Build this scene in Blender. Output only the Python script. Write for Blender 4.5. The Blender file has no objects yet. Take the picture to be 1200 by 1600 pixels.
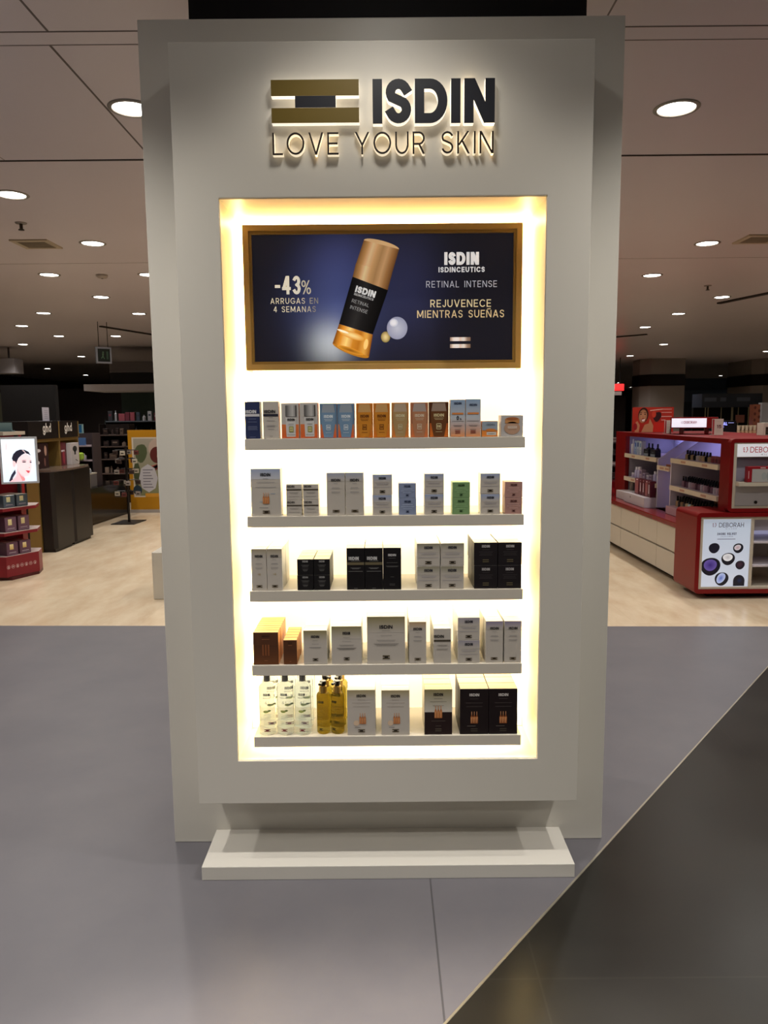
import bpy, math, random
from mathutils import Vector
random.seed(7)
S = bpy.context.scene
COL = S.collection

# ------------------------------------------------------------------ camera
cd = bpy.data.cameras.new('camera')
cd.sensor_fit = 'HORIZONTAL'; cd.sensor_width = 36.0; cd.lens = 36.0 * 1180 / 1200
cd.clip_start = 0.05; cd.clip_end = 200
cam = bpy.data.objects.new('camera', cd); COL.objects.link(cam)
P, R = math.radians(7.24), math.radians(0.5)
fw = Vector((0, math.cos(P), -math.sin(P))); up0 = Vector((0, math.sin(P), math.cos(P))); r0 = Vector((1, 0, 0))
rt = math.cos(R) * r0 - math.sin(R) * up0
up = math.sin(R) * r0 + math.cos(R) * up0
from mathutils import Matrix
m = Matrix((rt, up, -fw)).transposed().to_4x4(); m.translation = (-0.005, 0, 1.5)
cam.matrix_world = m
S.camera = cam

# ------------------------------------------------------------------ world, exposure
w = bpy.data.worlds.new('world'); S.world = w; w.use_nodes = True
w.node_tree.nodes['Background'].inputs[0].default_value = (0.05, 0.05, 0.06, 1)
w.node_tree.nodes['Background'].inputs[1].default_value = 0.2
S.view_settings.view_transform = 'Standard'; S.view_settings.look = 'None'
S.view_settings.exposure = 0.0; S.view_settings.gamma = 1.0; S.view_settings.use_curve_mapping = False
SPOT_W = 66.0          # every recessed ceiling lamp
BOARD = .52            # the backlit board of the display
STRIP = 15.0            # the led strips round it

# ------------------------------------------------------------------ helpers
def lin(c):
    if isinstance(c, str):
        c = [int(c[i:i + 2], 16) / 255 for i in (0, 2, 4)]
    return tuple((x / 12.92 if x <= 0.04045 else ((x + 0.055) / 1.055) ** 2.4) for x in c[:3]) + (1.0,)

MATS = {}
def mat(name, rough=0.5, metal=0.0, emit=0.0, trans=0.0, ior=1.45, coat=0.0, spec=0.5):
    if name in MATS: return MATS[name]
    M = bpy.data.materials.new(name); M.use_nodes = True
    nt = M.node_tree; b = nt.nodes['Principled BSDF']
    a = nt.nodes.new('ShaderNodeAttribute'); a.attribute_name = 'Col'
    nt.links.new(a.outputs['Color'], b.inputs['Base Color'])
    b.inputs['Roughness'].default_value = rough; b.inputs['Metallic'].default_value = metal
    b.inputs['Transmission Weight'].default_value = trans; b.inputs['IOR'].default_value = ior
    b.inputs['Coat Weight'].default_value = coat; b.inputs['Specular IOR Level'].default_value = spec
    if emit:
        nt.links.new(a.outputs['Color'], b.inputs['Emission Color']); b.inputs['Emission Strength'].default_value = emit
    MATS[name] = M
    return M
CARD = lambda: mat('printed_card', 0.42)
PAINT = lambda: mat('satin_paint', 0.38)
MATT = lambda: mat('matt_surface', 0.7, spec=0.3)
GLOSS = lambda: mat('gloss_plastic', 0.15)
METAL = lambda: mat('brushed_metal', 0.38, 0.85)
CLEAR = lambda: mat('clear_liquid_bottle', 0.18, trans=0.9, ior=1.06)
BACKLIT = lambda: mat('backlit_print', 0.4, emit=0.62)
LAMP = lambda: mat('lamp_diffuser', 0.5, emit=22)
GLOWB = lambda: mat('glowing_acrylic', 0.4, emit=0.75)

class MB:
    def __init__(s): s.v = []; s.f = []; s.c = []
    def poly(s, pts, col, center=None):
        pts = [Vector(p) for p in pts]
        cols = col if isinstance(col, list) else [col] * len(pts)
        cols = [lin(x) if isinstance(x, str) else x for x in cols]
        if center is not None:
            n = Vector((0, 0, 0))
            for i in range(len(pts)):
                a, b = pts[i], pts[(i + 1) % len(pts)]
                n += a.cross(b)
            mid = sum(pts, Vector()) / len(pts)
            if n.dot(mid - Vector(center)) < 0: pts = pts[::-1]; cols = cols[::-1]
        k = len(s.v); s.v += [tuple(p) for p in pts]; s.f.append(tuple(range(k, k + len(pts)))); s.c.append(cols)
    def box(s, x0, x1, y0, y1, z0, z1, col, b=0.0, faces=None):
        """chamfered box; faces = {'f','b','l','r','t','d': colour}"""
        if x0 > x1: x0, x1 = x1, x0
        if y0 > y1: y0, y1 = y1, y0
        if z0 > z1: z0, z1 = z1, z0
        faces = faces or {}
        c = ((x0 + x1) / 2, (y0 + y1) / 2, (z0 + z1) / 2)
        X, Y, Z = (x0, x1), (y0, y1), (z0, z1)
        b = min(b, (x1 - x0) / 3, (y1 - y0) / 3, (z1 - z0) / 3)
        def V(i, j, k, ax):
            p = [X[i], Y[j], Z[k]]
            for a, q in enumerate((i, j, k)):
                if a != ax: p[a] += b if q == 0 else -b
            return p
        F = [('l', [(0, 0, 0), (0, 1, 0), (0, 1, 1), (0, 0, 1)], 0), ('r', [(1, 0, 0), (1, 1, 0), (1, 1, 1), (1, 0, 1)], 0),
             ('f', [(0, 0, 0), (1, 0, 0), (1, 0, 1), (0, 0, 1)], 1), ('b', [(0, 1, 0), (1, 1, 0), (1, 1, 1), (0, 1, 1)], 1),
             ('d', [(0, 0, 0), (1, 0, 0), (1, 1, 0), (0, 1, 0)], 2), ('t', [(0, 0, 1), (1, 0, 1), (1, 1, 1), (0, 1, 1)], 2)]
        for k, q, ax in F: s.poly([V(*t, ax) for t in q], faces.get(k, col), c)
        if b > 0:
            for ax in range(3):
                a1, a2 = [a for a in range(3) if a != ax]
                for i in (0, 1):
                    for j in (0, 1):
                        t0 = [0, 0, 0]; t0[a1] = i; t0[a2] = j; t1 = list(t0); t1[ax] = 1
                        s.poly([V(*t0, a1), V(*t1, a1), V(*t1, a2), V(*t0, a2)], col, c)
            for i in (0, 1):
                for j in (0, 1):
                    for k in (0, 1): s.poly([V(i, j, k, 0), V(i, j, k, 1), V(i, j, k, 2)], col, c)
    def prism(s, foot, z0, z1, col, top=None, b=0):
        c = (sum(p[0] for p in foot) / len(foot), sum(p[1] for p in foot) / len(foot), (z0 + z1) / 2)
        s.poly([(x, y, z1) for x, y in foot], top or col, c); s.poly([(x, y, z0) for x, y in foot], col, c)
        for i in range(len(foot)):
            a, d = foot[i], foot[(i + 1) % len(foot)]
            s.poly([(a[0], a[1], z0), (d[0], d[1], z0), (d[0], d[1], z1), (a[0], a[1], z1)], col, c)
    def lathe(s, cx, cy, prof, col, n=24, sx=1.0, sy=1.0, z0=0.0):
        """prof: list of (r, z[, colour])"""
        for i in range(len(prof) - 1):
            ra, za = prof[i][:2]; rb, zb = prof[i + 1][:2]
            cc = prof[i][2] if len(prof[i]) > 2 else col
            for k in range(n):
                a, b2 = 2 * math.pi * k / n, 2 * math.pi * (k + 1) / n
                p = [(cx + ra * sx * math.cos(a), cy + ra * sy * math.sin(a), z0 + za), (cx + ra * sx * math.cos(b2), cy + ra * sy * math.sin(b2), z0 + za),
                     (cx + rb * sx * math.cos(b2), cy + rb * sy * math.sin(b2), z0 + zb), (cx + rb * sx * math.cos(a), cy + rb * sy * math.sin(a), z0 + zb)]
                if ra < 1e-6: p = p[1:] if False else [p[0], p[2], p[3]]
                elif rb < 1e-6: p = [p[0], p[1], p[2]]
                s.poly(p, cc)
    def ring(s, o, i, y0, y1, col, inner=None):
        """rectangular frame in the x-z plane; o, i = (x0, x1, z0, z1)"""
        oc = [(o[0], o[2]), (o[1], o[2]), (o[1], o[3]), (o[0], o[3])]; ic = [(i[0], i[2]), (i[1], i[2]), (i[1], i[3]), (i[0], i[3])]
        for k in range(4):
            l = (k + 1) % 4
            mid = ((oc[k][0] + ic[l][0]) / 2, (y0 + y1) / 2, (oc[k][1] + ic[l][1]) / 2)
            for y in (y0, y1): s.poly([(oc[k][0], y, oc[k][1]), (oc[l][0], y, oc[l][1]), (ic[l][0], y, ic[l][1]), (ic[k][0], y, ic[k][1])], col, mid)
            s.poly([(oc[k][0], y0, oc[k][1]), (oc[l][0], y0, oc[l][1]), (oc[l][0], y1, oc[l][1]), (oc[k][0], y1, oc[k][1])], col, mid)
            s.poly([(ic[k][0], y0, ic[k][1]), (ic[l][0], y0, ic[l][1]), (ic[l][0], y1, ic[l][1]), (ic[k][0], y1, ic[k][1])], inner or col, mid)
    def tube(s, p, q, r, col, n=10):
        p, q = Vector(p), Vector(q); d = (q - p).normalized()
        a = d.orthogonal().normalized(); b = d.cross(a); c = (p + q) / 2
        P_ = [p + r * (a * math.cos(2 * math.pi * k / n) + b * math.sin(2 * math.pi * k / n)) for k in range(n)]
        Q_ = [x + (q - p) for x in P_]
        for k in range(n): s.poly([P_[k], P_[(k + 1) % n], Q_[(k + 1) % n], Q_[k]], col, c)
        s.poly(P_, col, c); s.poly(Q_, col, c)
    def build(s, name, M, parent=None, smooth=False, bevel=0.0, weld=False):
        me = bpy.data.meshes.new(name); me.from_pydata(s.v, [], s.f)
        at = me.color_attributes.new('Col', 'FLOAT_COLOR', 'CORNER')
        flat = []
        for cs in s.c:
            for c in cs: flat += list(c)
        at.data.foreach_set('color', flat)
        me.materials.append(M); me.validate()
        o = bpy.data.objects.new(name, me); COL.objects.link(o)
        if parent: o.parent = parent
        if weld or smooth or bevel:
            import bmesh
            bm = bmesh.new(); bm.from_mesh(me); bmesh.ops.remove_doubles(bm, verts=bm.verts, dist=1e-5)
            bmesh.ops.recalc_face_normals(bm, faces=bm.faces)
            bm.to_mesh(me); bm.free()
        if smooth:
            for p in me.polygons: p.use_smooth = True
            me.set_sharp_from_angle(angle=math.radians(35))
        if bevel:
            md = o.modifiers.new('bevel', 'BEVEL'); md.width = bevel; md.segments = 2; md.limit_method = 'ANGLE'
        return o

def tag(o, label, cat, group=None):
    o['label'] = label; o['category'] = cat
    if group: o['group'] = group
    return o
def empty(name, loc, rz=0.0):
    o = bpy.data.objects.new(name, None); COL.objects.link(o); o.location = loc; o.rotation_euler = (0, 0, rz)
    o.empty_display_size = 0.1
    return o
def struct(o): o['kind'] = 'structure'; return o
def children(o): return [c for c in bpy.data.objects if c.parent == o]
def copy_tree(o, parent=None, kids=None):
    c = o.copy(); COL.objects.link(c)
    if parent: c.parent = parent
    for ch in (kids if kids is not None else children(o)): copy_tree(ch, c)
    return c

class Fr:
    """flat drawing surface: origin o, right ux, up uz, normal n"""
    def __init__(s, o, ux, uz, n): s.o, s.ux, s.uz, s.n = Vector(o), Vector(ux).normalized(), Vector(uz).normalized(), Vector(n).normalized()
    def __call__(s, u, v, l=1): return s.o + s.ux * u + s.uz * v + s.n * (0.0003 * l)
class Cyl:
    """drawing surface wrapped on a vertical cylinder facing -y"""
    def __init__(s, r, z, sy=1.0): s.r, s.z, s.sy = r, z, sy
    def __call__(s, u, v, l=1):
        rr = s.r + 0.0003 * l; a = u / s.r
        return Vector((rr * math.sin(a), -rr * math.cos(a) * s.sy, s.z + v))

def rect(mb, F, u0, v0, u1, v1, col, l=1, top=None):
    if top: mb.poly([F(u0, v0, l), F(u1, v0, l), F(u1, v1, l), F(u0, v1, l)], [lin(col), lin(col), lin(top), lin(top)])
    else: mb.poly([F(u0, v0, l), F(u1, v0, l), F(u1, v1, l), F(u0, v1, l)], col)
def shape(mb, F, pts, col, l=1): mb.poly([F(u, v, l) for u, v in pts], col)
def disc(mb, F, cu, cv, ru, rv, col, l=1, n=20, edge=None, rot=0.0, wob=0.0):
    pts = []
    for k in range(n):
        a = 2 * math.pi * k / n; q = 1 + wob * math.sin(2 * a + 1) + wob * 0.6 * math.sin(3 * a)
        x, y = ru * q * math.cos(a), rv * q * math.sin(a)
        pts.append((cu + x * math.cos(rot) - y * math.sin(rot), cv + x * math.sin(rot) + y * math.cos(rot)))
    if edge is None: mb.poly([F(u, v, l) for u, v in pts], col); return
    for k in range(n):
        a, b = pts[k], pts[(k + 1) % n]
        mb.poly([F(cu, cv, l), F(*a, l), F(*b, l)], [lin(col), lin(edge), lin(edge)])

# ---- stroke lettering
def arc(cx, cy, rx, ry, a0, a1, n=10):
    return [(cx + rx * math.cos(math.radians(a0 + (a1 - a0) * k / n)), cy + ry * math.sin(math.radians(a0 + (a1 - a0) * k / n))) for k in range(n + 1)]
def Sg(*p): return ('s', list(p), False)
def So(p): return ('s', p, False)
def Sc(p): return ('s', p, True)
def D(x0, y0, x1, y1): return ('d', (x0, y0), (x1, y1))
G = {
 'I': (0.0, [Sg((0, 0), (0, 1))]),
 'L': (.55, [Sg((0, 1), (0, 0), (1, 0))]), 'E': (.6, [Sg((1, 1), (0, 1), (0, 0), (1, 0)), Sg((0, .5), (.9, .5))]),
 'F': (.55, [Sg((1, 1), (0, 1), (0, 0)), Sg((0, .5), (.9, .5))]), 'T': (.65, [Sg((0, 1), (1, 1)), Sg((.5, 0), (.5, 1))]),
 'H': (.72, [Sg((0, 0), (0, 1)), Sg((1, 0), (1, 1)), Sg((0, .5), (1, .5))]),
 'O': (.95, [Sc(arc(.5, .5, .5, .5, 0, 350, 35))]), 'Q': (.95, [Sc(arc(.5, .5, .5, .5, 0, 350, 35)), D(.6, 0.3, 1, 0)]),
 'C': (.8, [So(arc(.55, .5, .55, .5, 45, 315, 24))]), 'G': (.85, [So(arc(.55, .5, .55, .5, 45, 345, 24) + [(1, .45), (.6, .45)])]),
 'D': (.8, [Sc([(0, 0), (0, 1), (.45, 1)] + arc(.45, .5, .55, .5, 80, -80, 14) + [(.45, 0)])]),
 'U': (.72, [So([(0, 1)] + arc(.5, .42, .5, .42, 180, 360, 14) + [(1, 1)])]),
 'J': (.5, [So([(1, 1)] + arc(.5, .35, .5, .35, 0, -150, 10))]),
 'S': (.62, [So(arc(.5, .755, .5, .245, 25, 215, 12) + arc(.5, .255, .5, .255, 55, -155, 14))]),
 'R': (.68, [So([(0, 0), (0, 1), (.5, 1)] + arc(.5, .72, .45, .28, 80, -80, 8) + [(.5, .44), (0, .44)]), D(.95, 0, .5, .46)]),
 'P': (.66, [So([(0, 0), (0, 1), (.5, 1)] + arc(.5, .72, .45, .28, 80, -80, 8) + [(.5, .44), (0, .44)])]),
 'B': (.66, [So([(0, .52), (0, 1), (.5, 1)] + arc(.5, .76, .42, .24, 80, -80, 8) + [(.5, .52), (0, .52)]), So([(0, .52), (0, 0), (.5, 0)] + arc(.5, .26, .5, .26, -80, 80, 8) + [(.5, .52)])]),
 'V': (.8, [D(.5, 0, 0, 1), D(.5, 0, 1, 1)]), 'A': (.8, [D(0, 0, .5, 1), D(1, 0, .5, 1), Sg((.28, .28), (.72, .28))]),
 'N': (.75, [Sg((0, 0), (0, 1)), Sg((1, 0), (1, 1)), D(0, 1, 1, 0)]), 'M': (.9, [Sg((0, 0), (0, 1)), Sg((1, 0), (1, 1)), D(0, 1, .5, .15), D(1, 1, .5, .15)]),
 'K': (.68, [Sg((0, 0), (0, 1)), D(0.05, .38, .95, 1), D(1, 0, .35, .6)]), 'X': (.7, [D(0, 0, 1, 1), D(1, 0, 0, 1)]),
 'Y': (.78, [D(.5, .42, 0, 1), D(.5, .42, 1, 1), Sg((.5, 0), (.5, .45))]), 'W': (1.1, [D(.27, 0, 0, 1), D(.27, 0, .5, 1), D(.73, 0, .5, 1), D(.73, 0, 1, 1)]),
 'Z': (.68, [Sg((0, 1), (1, 1)), Sg((0, 0), (1, 0)), D(0, 0.05, 1, .95)]),
 '0': (.62, [Sc(arc(.5, .5, .5, .5, 0, 350, 24))]), '1': (.3, [Sg((1, 0), (1, 1)), D(0.0, .7, .9, 1)]),
 '2': (.6, [So(arc(.5, .72, .5, .28, 165, -20, 10) + [(0, 0), (1, 0)])]),
 '3': (.6, [So(arc(.5, .76, .45, .24, 150, -80, 10)), So(arc(.5, .26, .5, .26, 80, -150, 12))]),
 '4': (.66, [Sg((.75, 0), (.75, 1)), Sg((0, .28), (1, .28)), D(0, .3, .7, 1)]),
 '5': (.6, [So([(.9, 1), (.1, 1), (.05, .58)] + arc(.48, .32, .5, .32, 110, -150, 12))]),
 '7': (.55, [Sg((0, 1), (1, 1)), D(.3, 0, 1, 1)]), '8': (.62, [Sc(arc(.5, .76, .42, .24, 0, 345, 14)), Sc(arc(.5, .27, .5, .27, 0, 345, 14))]),
 '6': (.62, [Sc(arc(.5, .3, .5, .3, 0, 350, 16)), D(.05, .35, .6, 1)]), '9': (.62, [Sc(arc(.5, .7, .5, .3, 0, 350, 16)), D(.4, 0, .95, .65)]),
 '-': (.4, [Sg((0, .42), (1, .42))]), '%': (.85, [Sc(arc(.2, .78, .2, .22, 0, 345, 12)), Sc(arc(.8, .22, .2, .22, 0, 345, 12)), D(.15, 0, .85, 1)]),
 '+': (.5, [Sg((0, .5), (1, .5)), Sg((.5, .25), (.5, .75))]), '.': (0.0, [Sg((0, 0), (0, .03))]),
 'd': (.6, [Sc(arc(.5, .32, .5, .32, 0, 345, 18)), Sg((1, 0), (1, 1))]), 'h': (.55, [Sg((0, 0), (0, 1)), So(arc(.5, .3, .5, .34, 180, 0, 10) + [(1, 0)])]),
 'g': (.6, [Sc(arc(.5, .32, .5, .32, 0, 345, 18)), So([(1, .6)] + arc(.5, -.1, .5, .26, 0, -160, 10))]),
}
G['Ñ'] = (G['N'][0], G['N'][1] + [Sg((.2, 1.2), (.8, 1.26))])
def glyph_polys(ch, h, ws, t):
    """quads of one glyph, cap height h, width scale ws, stroke t (absolute). returns (width, [poly])"""
    wd, paths = G[ch]; W = max(wd * ws * h, t); out = []
    X = lambda x: t / 2 + x * (W - t); Yf = lambda y: t / 2 + y * (h - t)
    for p in paths:
        if p[0] == 'd':
            (x0, y0), (x1, y1) = p[1], p[2]
            y0a, y1a = y0 * h, y1 * h; dy = abs(y1a - y0a); dx = abs((x1 - x0) * (W - t))
            hw = t / 2 * math.hypot(dx, dy) / dy; hw = min(hw, t * 0.95, W / 2.01)
            Xd = lambda x: hw + x * (W - 2 * hw)
            out.append([(Xd(x0) - hw, y0a), (Xd(x0) + hw, y0a), (Xd(x1) + hw, y1a), (Xd(x1) - hw, y1a)]); continue
        pts = [(X(a), Yf(b)) for a, b in p[1]]; closed = p[2]
        q = [pts[0]]
        for a in pts[1:]:
            if math.hypot(a[0] - q[-1][0], a[1] - q[-1][1]) > 1e-7: q.append(a)
        pts = q; n = len(pts)
        if not closed:
            for e, i in ((0, 1), (-1, -2)):
                dx, dy = pts[e][0] - pts[i][0], pts[e][1] - pts[i][1]; L = math.hypot(dx, dy)
                pts[e] = (pts[e][0] + dx / L * t / 2, pts[e][1] + dy / L * t / 2)
        def nrm(a, b):
            dx, dy = b[0] - a[0], b[1] - a[1]; L = math.hypot(dx, dy) or 1; return (-dy / L, dx / L)
        off = []
        for k in range(n):
            ns = []
            if closed or k > 0: ns.append(nrm(pts[k - 1], pts[k]))
            if closed or k < n - 1: ns.append(nrm(pts[k], pts[(k + 1) % n]))
            sx, sy = sum(a[0] for a in ns), sum(a[1] for a in ns); L = math.hypot(sx, sy)
            if L < 1e-6: sx, sy, L = ns[0][0], ns[0][1], 1
            sx, sy = sx / L, sy / L; c = max(0.5, sx * ns[0][0] + sy * ns[0][1])
            off.append((sx * t / 2 / c, sy * t / 2 / c))
        for k in range(n if closed else n - 1):
            l = (k + 1) % n; a, b = pts[k], pts[l]; oa, ob = off[k], off[l]
            out.append([(a[0] - oa[0], a[1] - oa[1]), (b[0] - ob[0], b[1] - ob[1]), (b[0] + ob[0], b[1] + ob[1]), (a[0] + oa[0], a[1] + oa[1])])
    return W, out
def text_width(s, h, ws, t, gap):
    return sum((h * ws * .45 if c == ' ' else max(G[c][0] * ws * h, t)) + gap for c in s) - gap
def text(mb, F, s, u, v, h, col, ws=1.0, t=None, gap=None, l=2, align='l', width=None):
    t = h * .12 if t is None else t; gap = h * .16 if gap is None else gap
    if width:
        ws = 1.0
        for _ in range(12): ws *= width / text_width(s, h, ws, t, gap) if text_width(s, h, ws, t, gap) > 0 else 1
        ws = max(.2, ws)
    W = text_width(s, h, ws, t, gap)
    x = u - (W / 2 if align == 'c' else 0)
    for ch in s:
        if ch == ' ': x += h * ws * .45 + gap; continue
        gw, ps = glyph_polys(ch, h, ws, t)
        for i, p in enumerate(ps):
            cc = col(x - u) if callable(col) else col
            mb.poly([F(x + a, v + b, l + .03 * (i % 9)) for a, b in p], cc)
        x += gw + gap
    return W
def isdin(mb, F, uc, v, wd, h, col, l=3):
    text(mb, F, 'ISDIN', uc, v, h, col, t=h * .24, gap=h * .09, l=l, align='c', width=wd)
def emblem(mb, F, uc, v, wd, h, bar, mid=None, l=3):
    rect(mb, F, uc - wd / 2, v, uc + wd / 2, v + h * .32, bar, l); rect(mb, F, uc - wd / 2, v + h * .68, uc + wd / 2, v + h, bar, l)
    if mid: rect(mb, F, uc - wd * .24, v + h * .3, uc + wd * .24, v + h * .7, mid, l)
def lines(mb, F, uc, v, wd, hs, col, l=3):
    for k, (dv, f) in enumerate(hs): rect(mb, F, uc - wd * f / 2, v + dv, uc + wd * f / 2, v + dv + 0.0011, col, l)

# ================================================================== SETTING
def node_mat(name):
    M = bpy.data.materials.new(name); M.use_nodes = True; return M, M.node_tree, M.node_tree.nodes['Principled BSDF']
def floor_mat(name, c1, c2, rough, tile, off, seam, scale=1.5, seamw=0.003, rvar=0.0, stretch=(1, 1, 1)):
    M, nt, b = node_mat(name); N = nt.nodes; L = nt.links
    tc = N.new('ShaderNodeTexCoord'); mp = N.new('ShaderNodeMapping'); mp.inputs['Scale'].default_value = stretch
    L.new(tc.outputs['Object'], mp.inputs['Vector'])
    no = N.new('ShaderNodeTexNoise'); no.inputs['Scale'].default_value = scale; no.inputs['Detail'].default_value = 8; no.inputs['Roughness'].default_value = .62
    L.new(mp.outputs[0], no.inputs['Vector'])
    cr = N.new('ShaderNodeValToRGB'); cr.color_ramp.elements[0].position = .3; cr.color_ramp.elements[1].position = .72
    cr.color_ramp.elements[0].color = lin(c1); cr.color_ramp.elements[1].color = lin(c2); L.new(no.outputs['Fac'], cr.inputs[0])
    m2 = N.new('ShaderNodeMapping'); m2.inputs['Location'].default_value = (-off[0], -off[1], 0); L.new(tc.outputs['Object'], m2.inputs['Vector'])
    br = N.new('ShaderNodeTexBrick'); br.offset = 0.0; br.inputs['Scale'].default_value = 1.0
    br.inputs['Brick Width'].default_value = tile[0]; br.inputs['Row Height'].default_value = tile[1]; br.inputs['Mortar Size'].default_value = seamw
    br.inputs['Mortar Smooth'].default_value = 0.1
    br.inputs['Color1'].default_value = (1, 1, 1, 1); br.inputs['Color2'].default_value = (.93, .93, .93, 1); br.inputs['Mortar'].default_value = (seam, seam, seam, 1)
    L.new(m2.outputs[0], br.inputs['Vector'])
    mx = N.new('ShaderNodeMix'); mx.data_type = 'RGBA'; mx.blend_type = 'MULTIPLY'; mx.inputs[0].default_value = 1
    L.new(cr.outputs[0], mx.inputs[6]); L.new(br.outputs['Color'], mx.inputs[7]); L.new(mx.outputs[2], b.inputs['Base Color'])
    if rvar:
        mr = N.new('ShaderNodeMapRange'); mr.inputs['To Min'].default_value = rough - rvar; mr.inputs['To Max'].default_value = rough + rvar
        L.new(no.outputs['Fac'], mr.inputs['Value']); L.new(mr.outputs[0], b.inputs['Roughness'])
    else: b.inputs['Roughness'].default_value = rough
    return M
M_grey = floor_mat('grey_floor_tiles', '5f5d63', '6a676b', .42, (9.0, 9.0), (.135, -3.0), .5, 2.2)
M_dark = floor_mat('dark_slate_floor', '171512', '27241f', .3, (1.2, 2.55), (.40, 1.85), 1.55, 1.3, rvar=.1)
M_dark.node_tree.nodes['Principled BSDF'].inputs['Specular IOR Level'].default_value = .32
M_cream = floor_mat('cream_marble_floor', 'ccb496', 'e2d1b6', .2, (.9, .9), (0, 5.3), .93, 5.0, stretch=(1, .35, 1))
def yl(x): return 5.29 - .035 * x          # edge between grey and cream floor
def xd(y): return .135 + (y - 1.701) * .8093 # diagonal edge of the dark floor
X0, X1, Y0, Y1, H = -13.0, 21.0, -4.5, 48.0, 3.0
me = bpy.data.meshes.new('floor')
xi = 2.93; yi = yl(xi); yb = 1.701 + (X1 - .135) / .8093
vs = [(X0, Y0, 0), (xd(Y0), Y0, 0), (xd(yi), yi, 0), (X0, yl(X0), 0), (X1, Y0, 0), (X1, yl(X1), 0), (X1, Y1, 0), (X0, Y1, 0)]
me.from_pydata(vs, [], [(0, 1, 2, 3), (1, 4, 5, 2), (3, 2, 5, 6, 7)])
for k, M in enumerate((M_grey, M_dark, M_cream)): me.materials.append(M); me.polygons[k].material_index = k
o = bpy.data.objects.new('floor', me); COL.objects.link(o); struct(o)
mb = MB()
dx, dy = .6293, .7772; nx, ny = -dy * .0035, dx * .0035
a, c = (xd(Y0), Y0), (xd(yi), yi)
mb.prism([(a[0] - nx, a[1] - ny), (c[0] - nx, c[1] - ny), (c[0] + nx, c[1] + ny), (a[0] + nx, a[1] + ny)], 0, .0015, lin('b8b0a0'))
struct(mb.build('trim_1', METAL()))

# ceiling with faint panel variation
M, nt, b = node_mat('ceiling_paint'); N, L = nt.nodes, nt.links
tc = N.new('ShaderNodeTexCoord'); no = N.new('ShaderNodeTexNoise'); no.inputs['Scale'].default_value = .8; L.new(tc.outputs['Object'], no.inputs['Vector'])
cr = N.new('ShaderNodeValToRGB'); cr.color_ramp.elements[0].color = lin('ccc3c7'); cr.color_ramp.elements[1].color = lin('d6cdd1'); L.new(no.outputs['Fac'], cr.inputs[0])
L.new(cr.outputs[0], b.inputs['Base Color']); b.inputs['Roughness'].default_value = .32
MC = M
me = bpy.data.meshes.new('ceiling'); me.from_pydata([(X0, Y0, H), (X0, Y1, H), (X1, Y1, H), (X1, Y0, H)], [], [(0, 1, 2, 3)]); me.materials.append(M)
o = bpy.data.objects.new('ceiling', me); COL.objects.link(o); struct(o)
# ceiling joints
n_trim = 2
def seam(p, q, w_, c='4a413e', d=.0012):
    global n_trim
    mb = MB(); p, q = Vector(p), Vector(q); t = (q - p).normalized(); nn = Vector((-t.y, t.x)) * w_ / 2
    mb.prism([tuple(p - nn), tuple(q - nn), tuple(q + nn), tuple(p + nn)], H - d, H, lin(c))
    struct(mb.build('trim_%d' % n_trim, MATT())); n_trim += 1
seam((X0, 4.642), (X1, 4.642), .016, '3a302e', .004)
seam((X0, 3.163), (X1, 3.163), .008, '6e6462'); seam((X0, 3.27), (X1, 3.27), .006, '8c827f')
seam((-1.34, 3.27), (-1.34, 4.642), .010, '6a605c'); seam((-2.2, 3.27), (-2.2, 4.642), .006, '9a908c'); seam((-1.3, 2.2), (-1.3, 3.163), .009, '6e6462')
seam((-.86, 3.27), (-.86, 4.2), .006, '8c827f'); seam((.86, 1.0), (.86, 3.163), .007, '8c827f'); seam((2.1, 1.0), (2.1, 3.163), .007, '8c827f')
seam((X0, 7.6), (X1, 7.6), .01, '8c827f')
seam((5.2, 8.6), (4.6, 10.6), .07, '2c2422', .02); seam((-4.6, 12.6), (-3.9, 14.6), .06, '2c2422', .02); seam((3.0, 16.5), (5.0, 14.6), .06, '2c2422', .02)
for nm, pts, c in (('wall_left', [(X0, Y0), (X0, Y1)], '2c2624'), ('wall_right', [(X1, Y0), (X1, Y1)], '2c2826'), ('wall_far', [(X0, Y1), (X1, Y1)], '231c1b'), ('wall_near', [(X0, Y0), (X1, Y0)], '8a8580')):
    mb = MB(); (xa, ya), (xb, yb_) = pts
    ex = (.1, 0) if xa == xb else (0, .1)
    sg = -1 if nm in ('wall_left', 'wall_near') else 1
    mb.box(min(xa, xa + sg * ex[0]) - 0, max(xb, xb + sg * ex[0]), min(ya, ya + sg * ex[1]), max(yb_, yb_ + sg * ex[1]), 0, H, lin(c))
    struct(mb.build(nm, MATT()))
# black bulkhead over the tower
mb = MB(); mb.box(-.60, .64, 2.53, 3.05, 2.7305, 2.999, lin('0b0708')); o = struct(mb.build('trim_20', MATT()))

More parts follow.
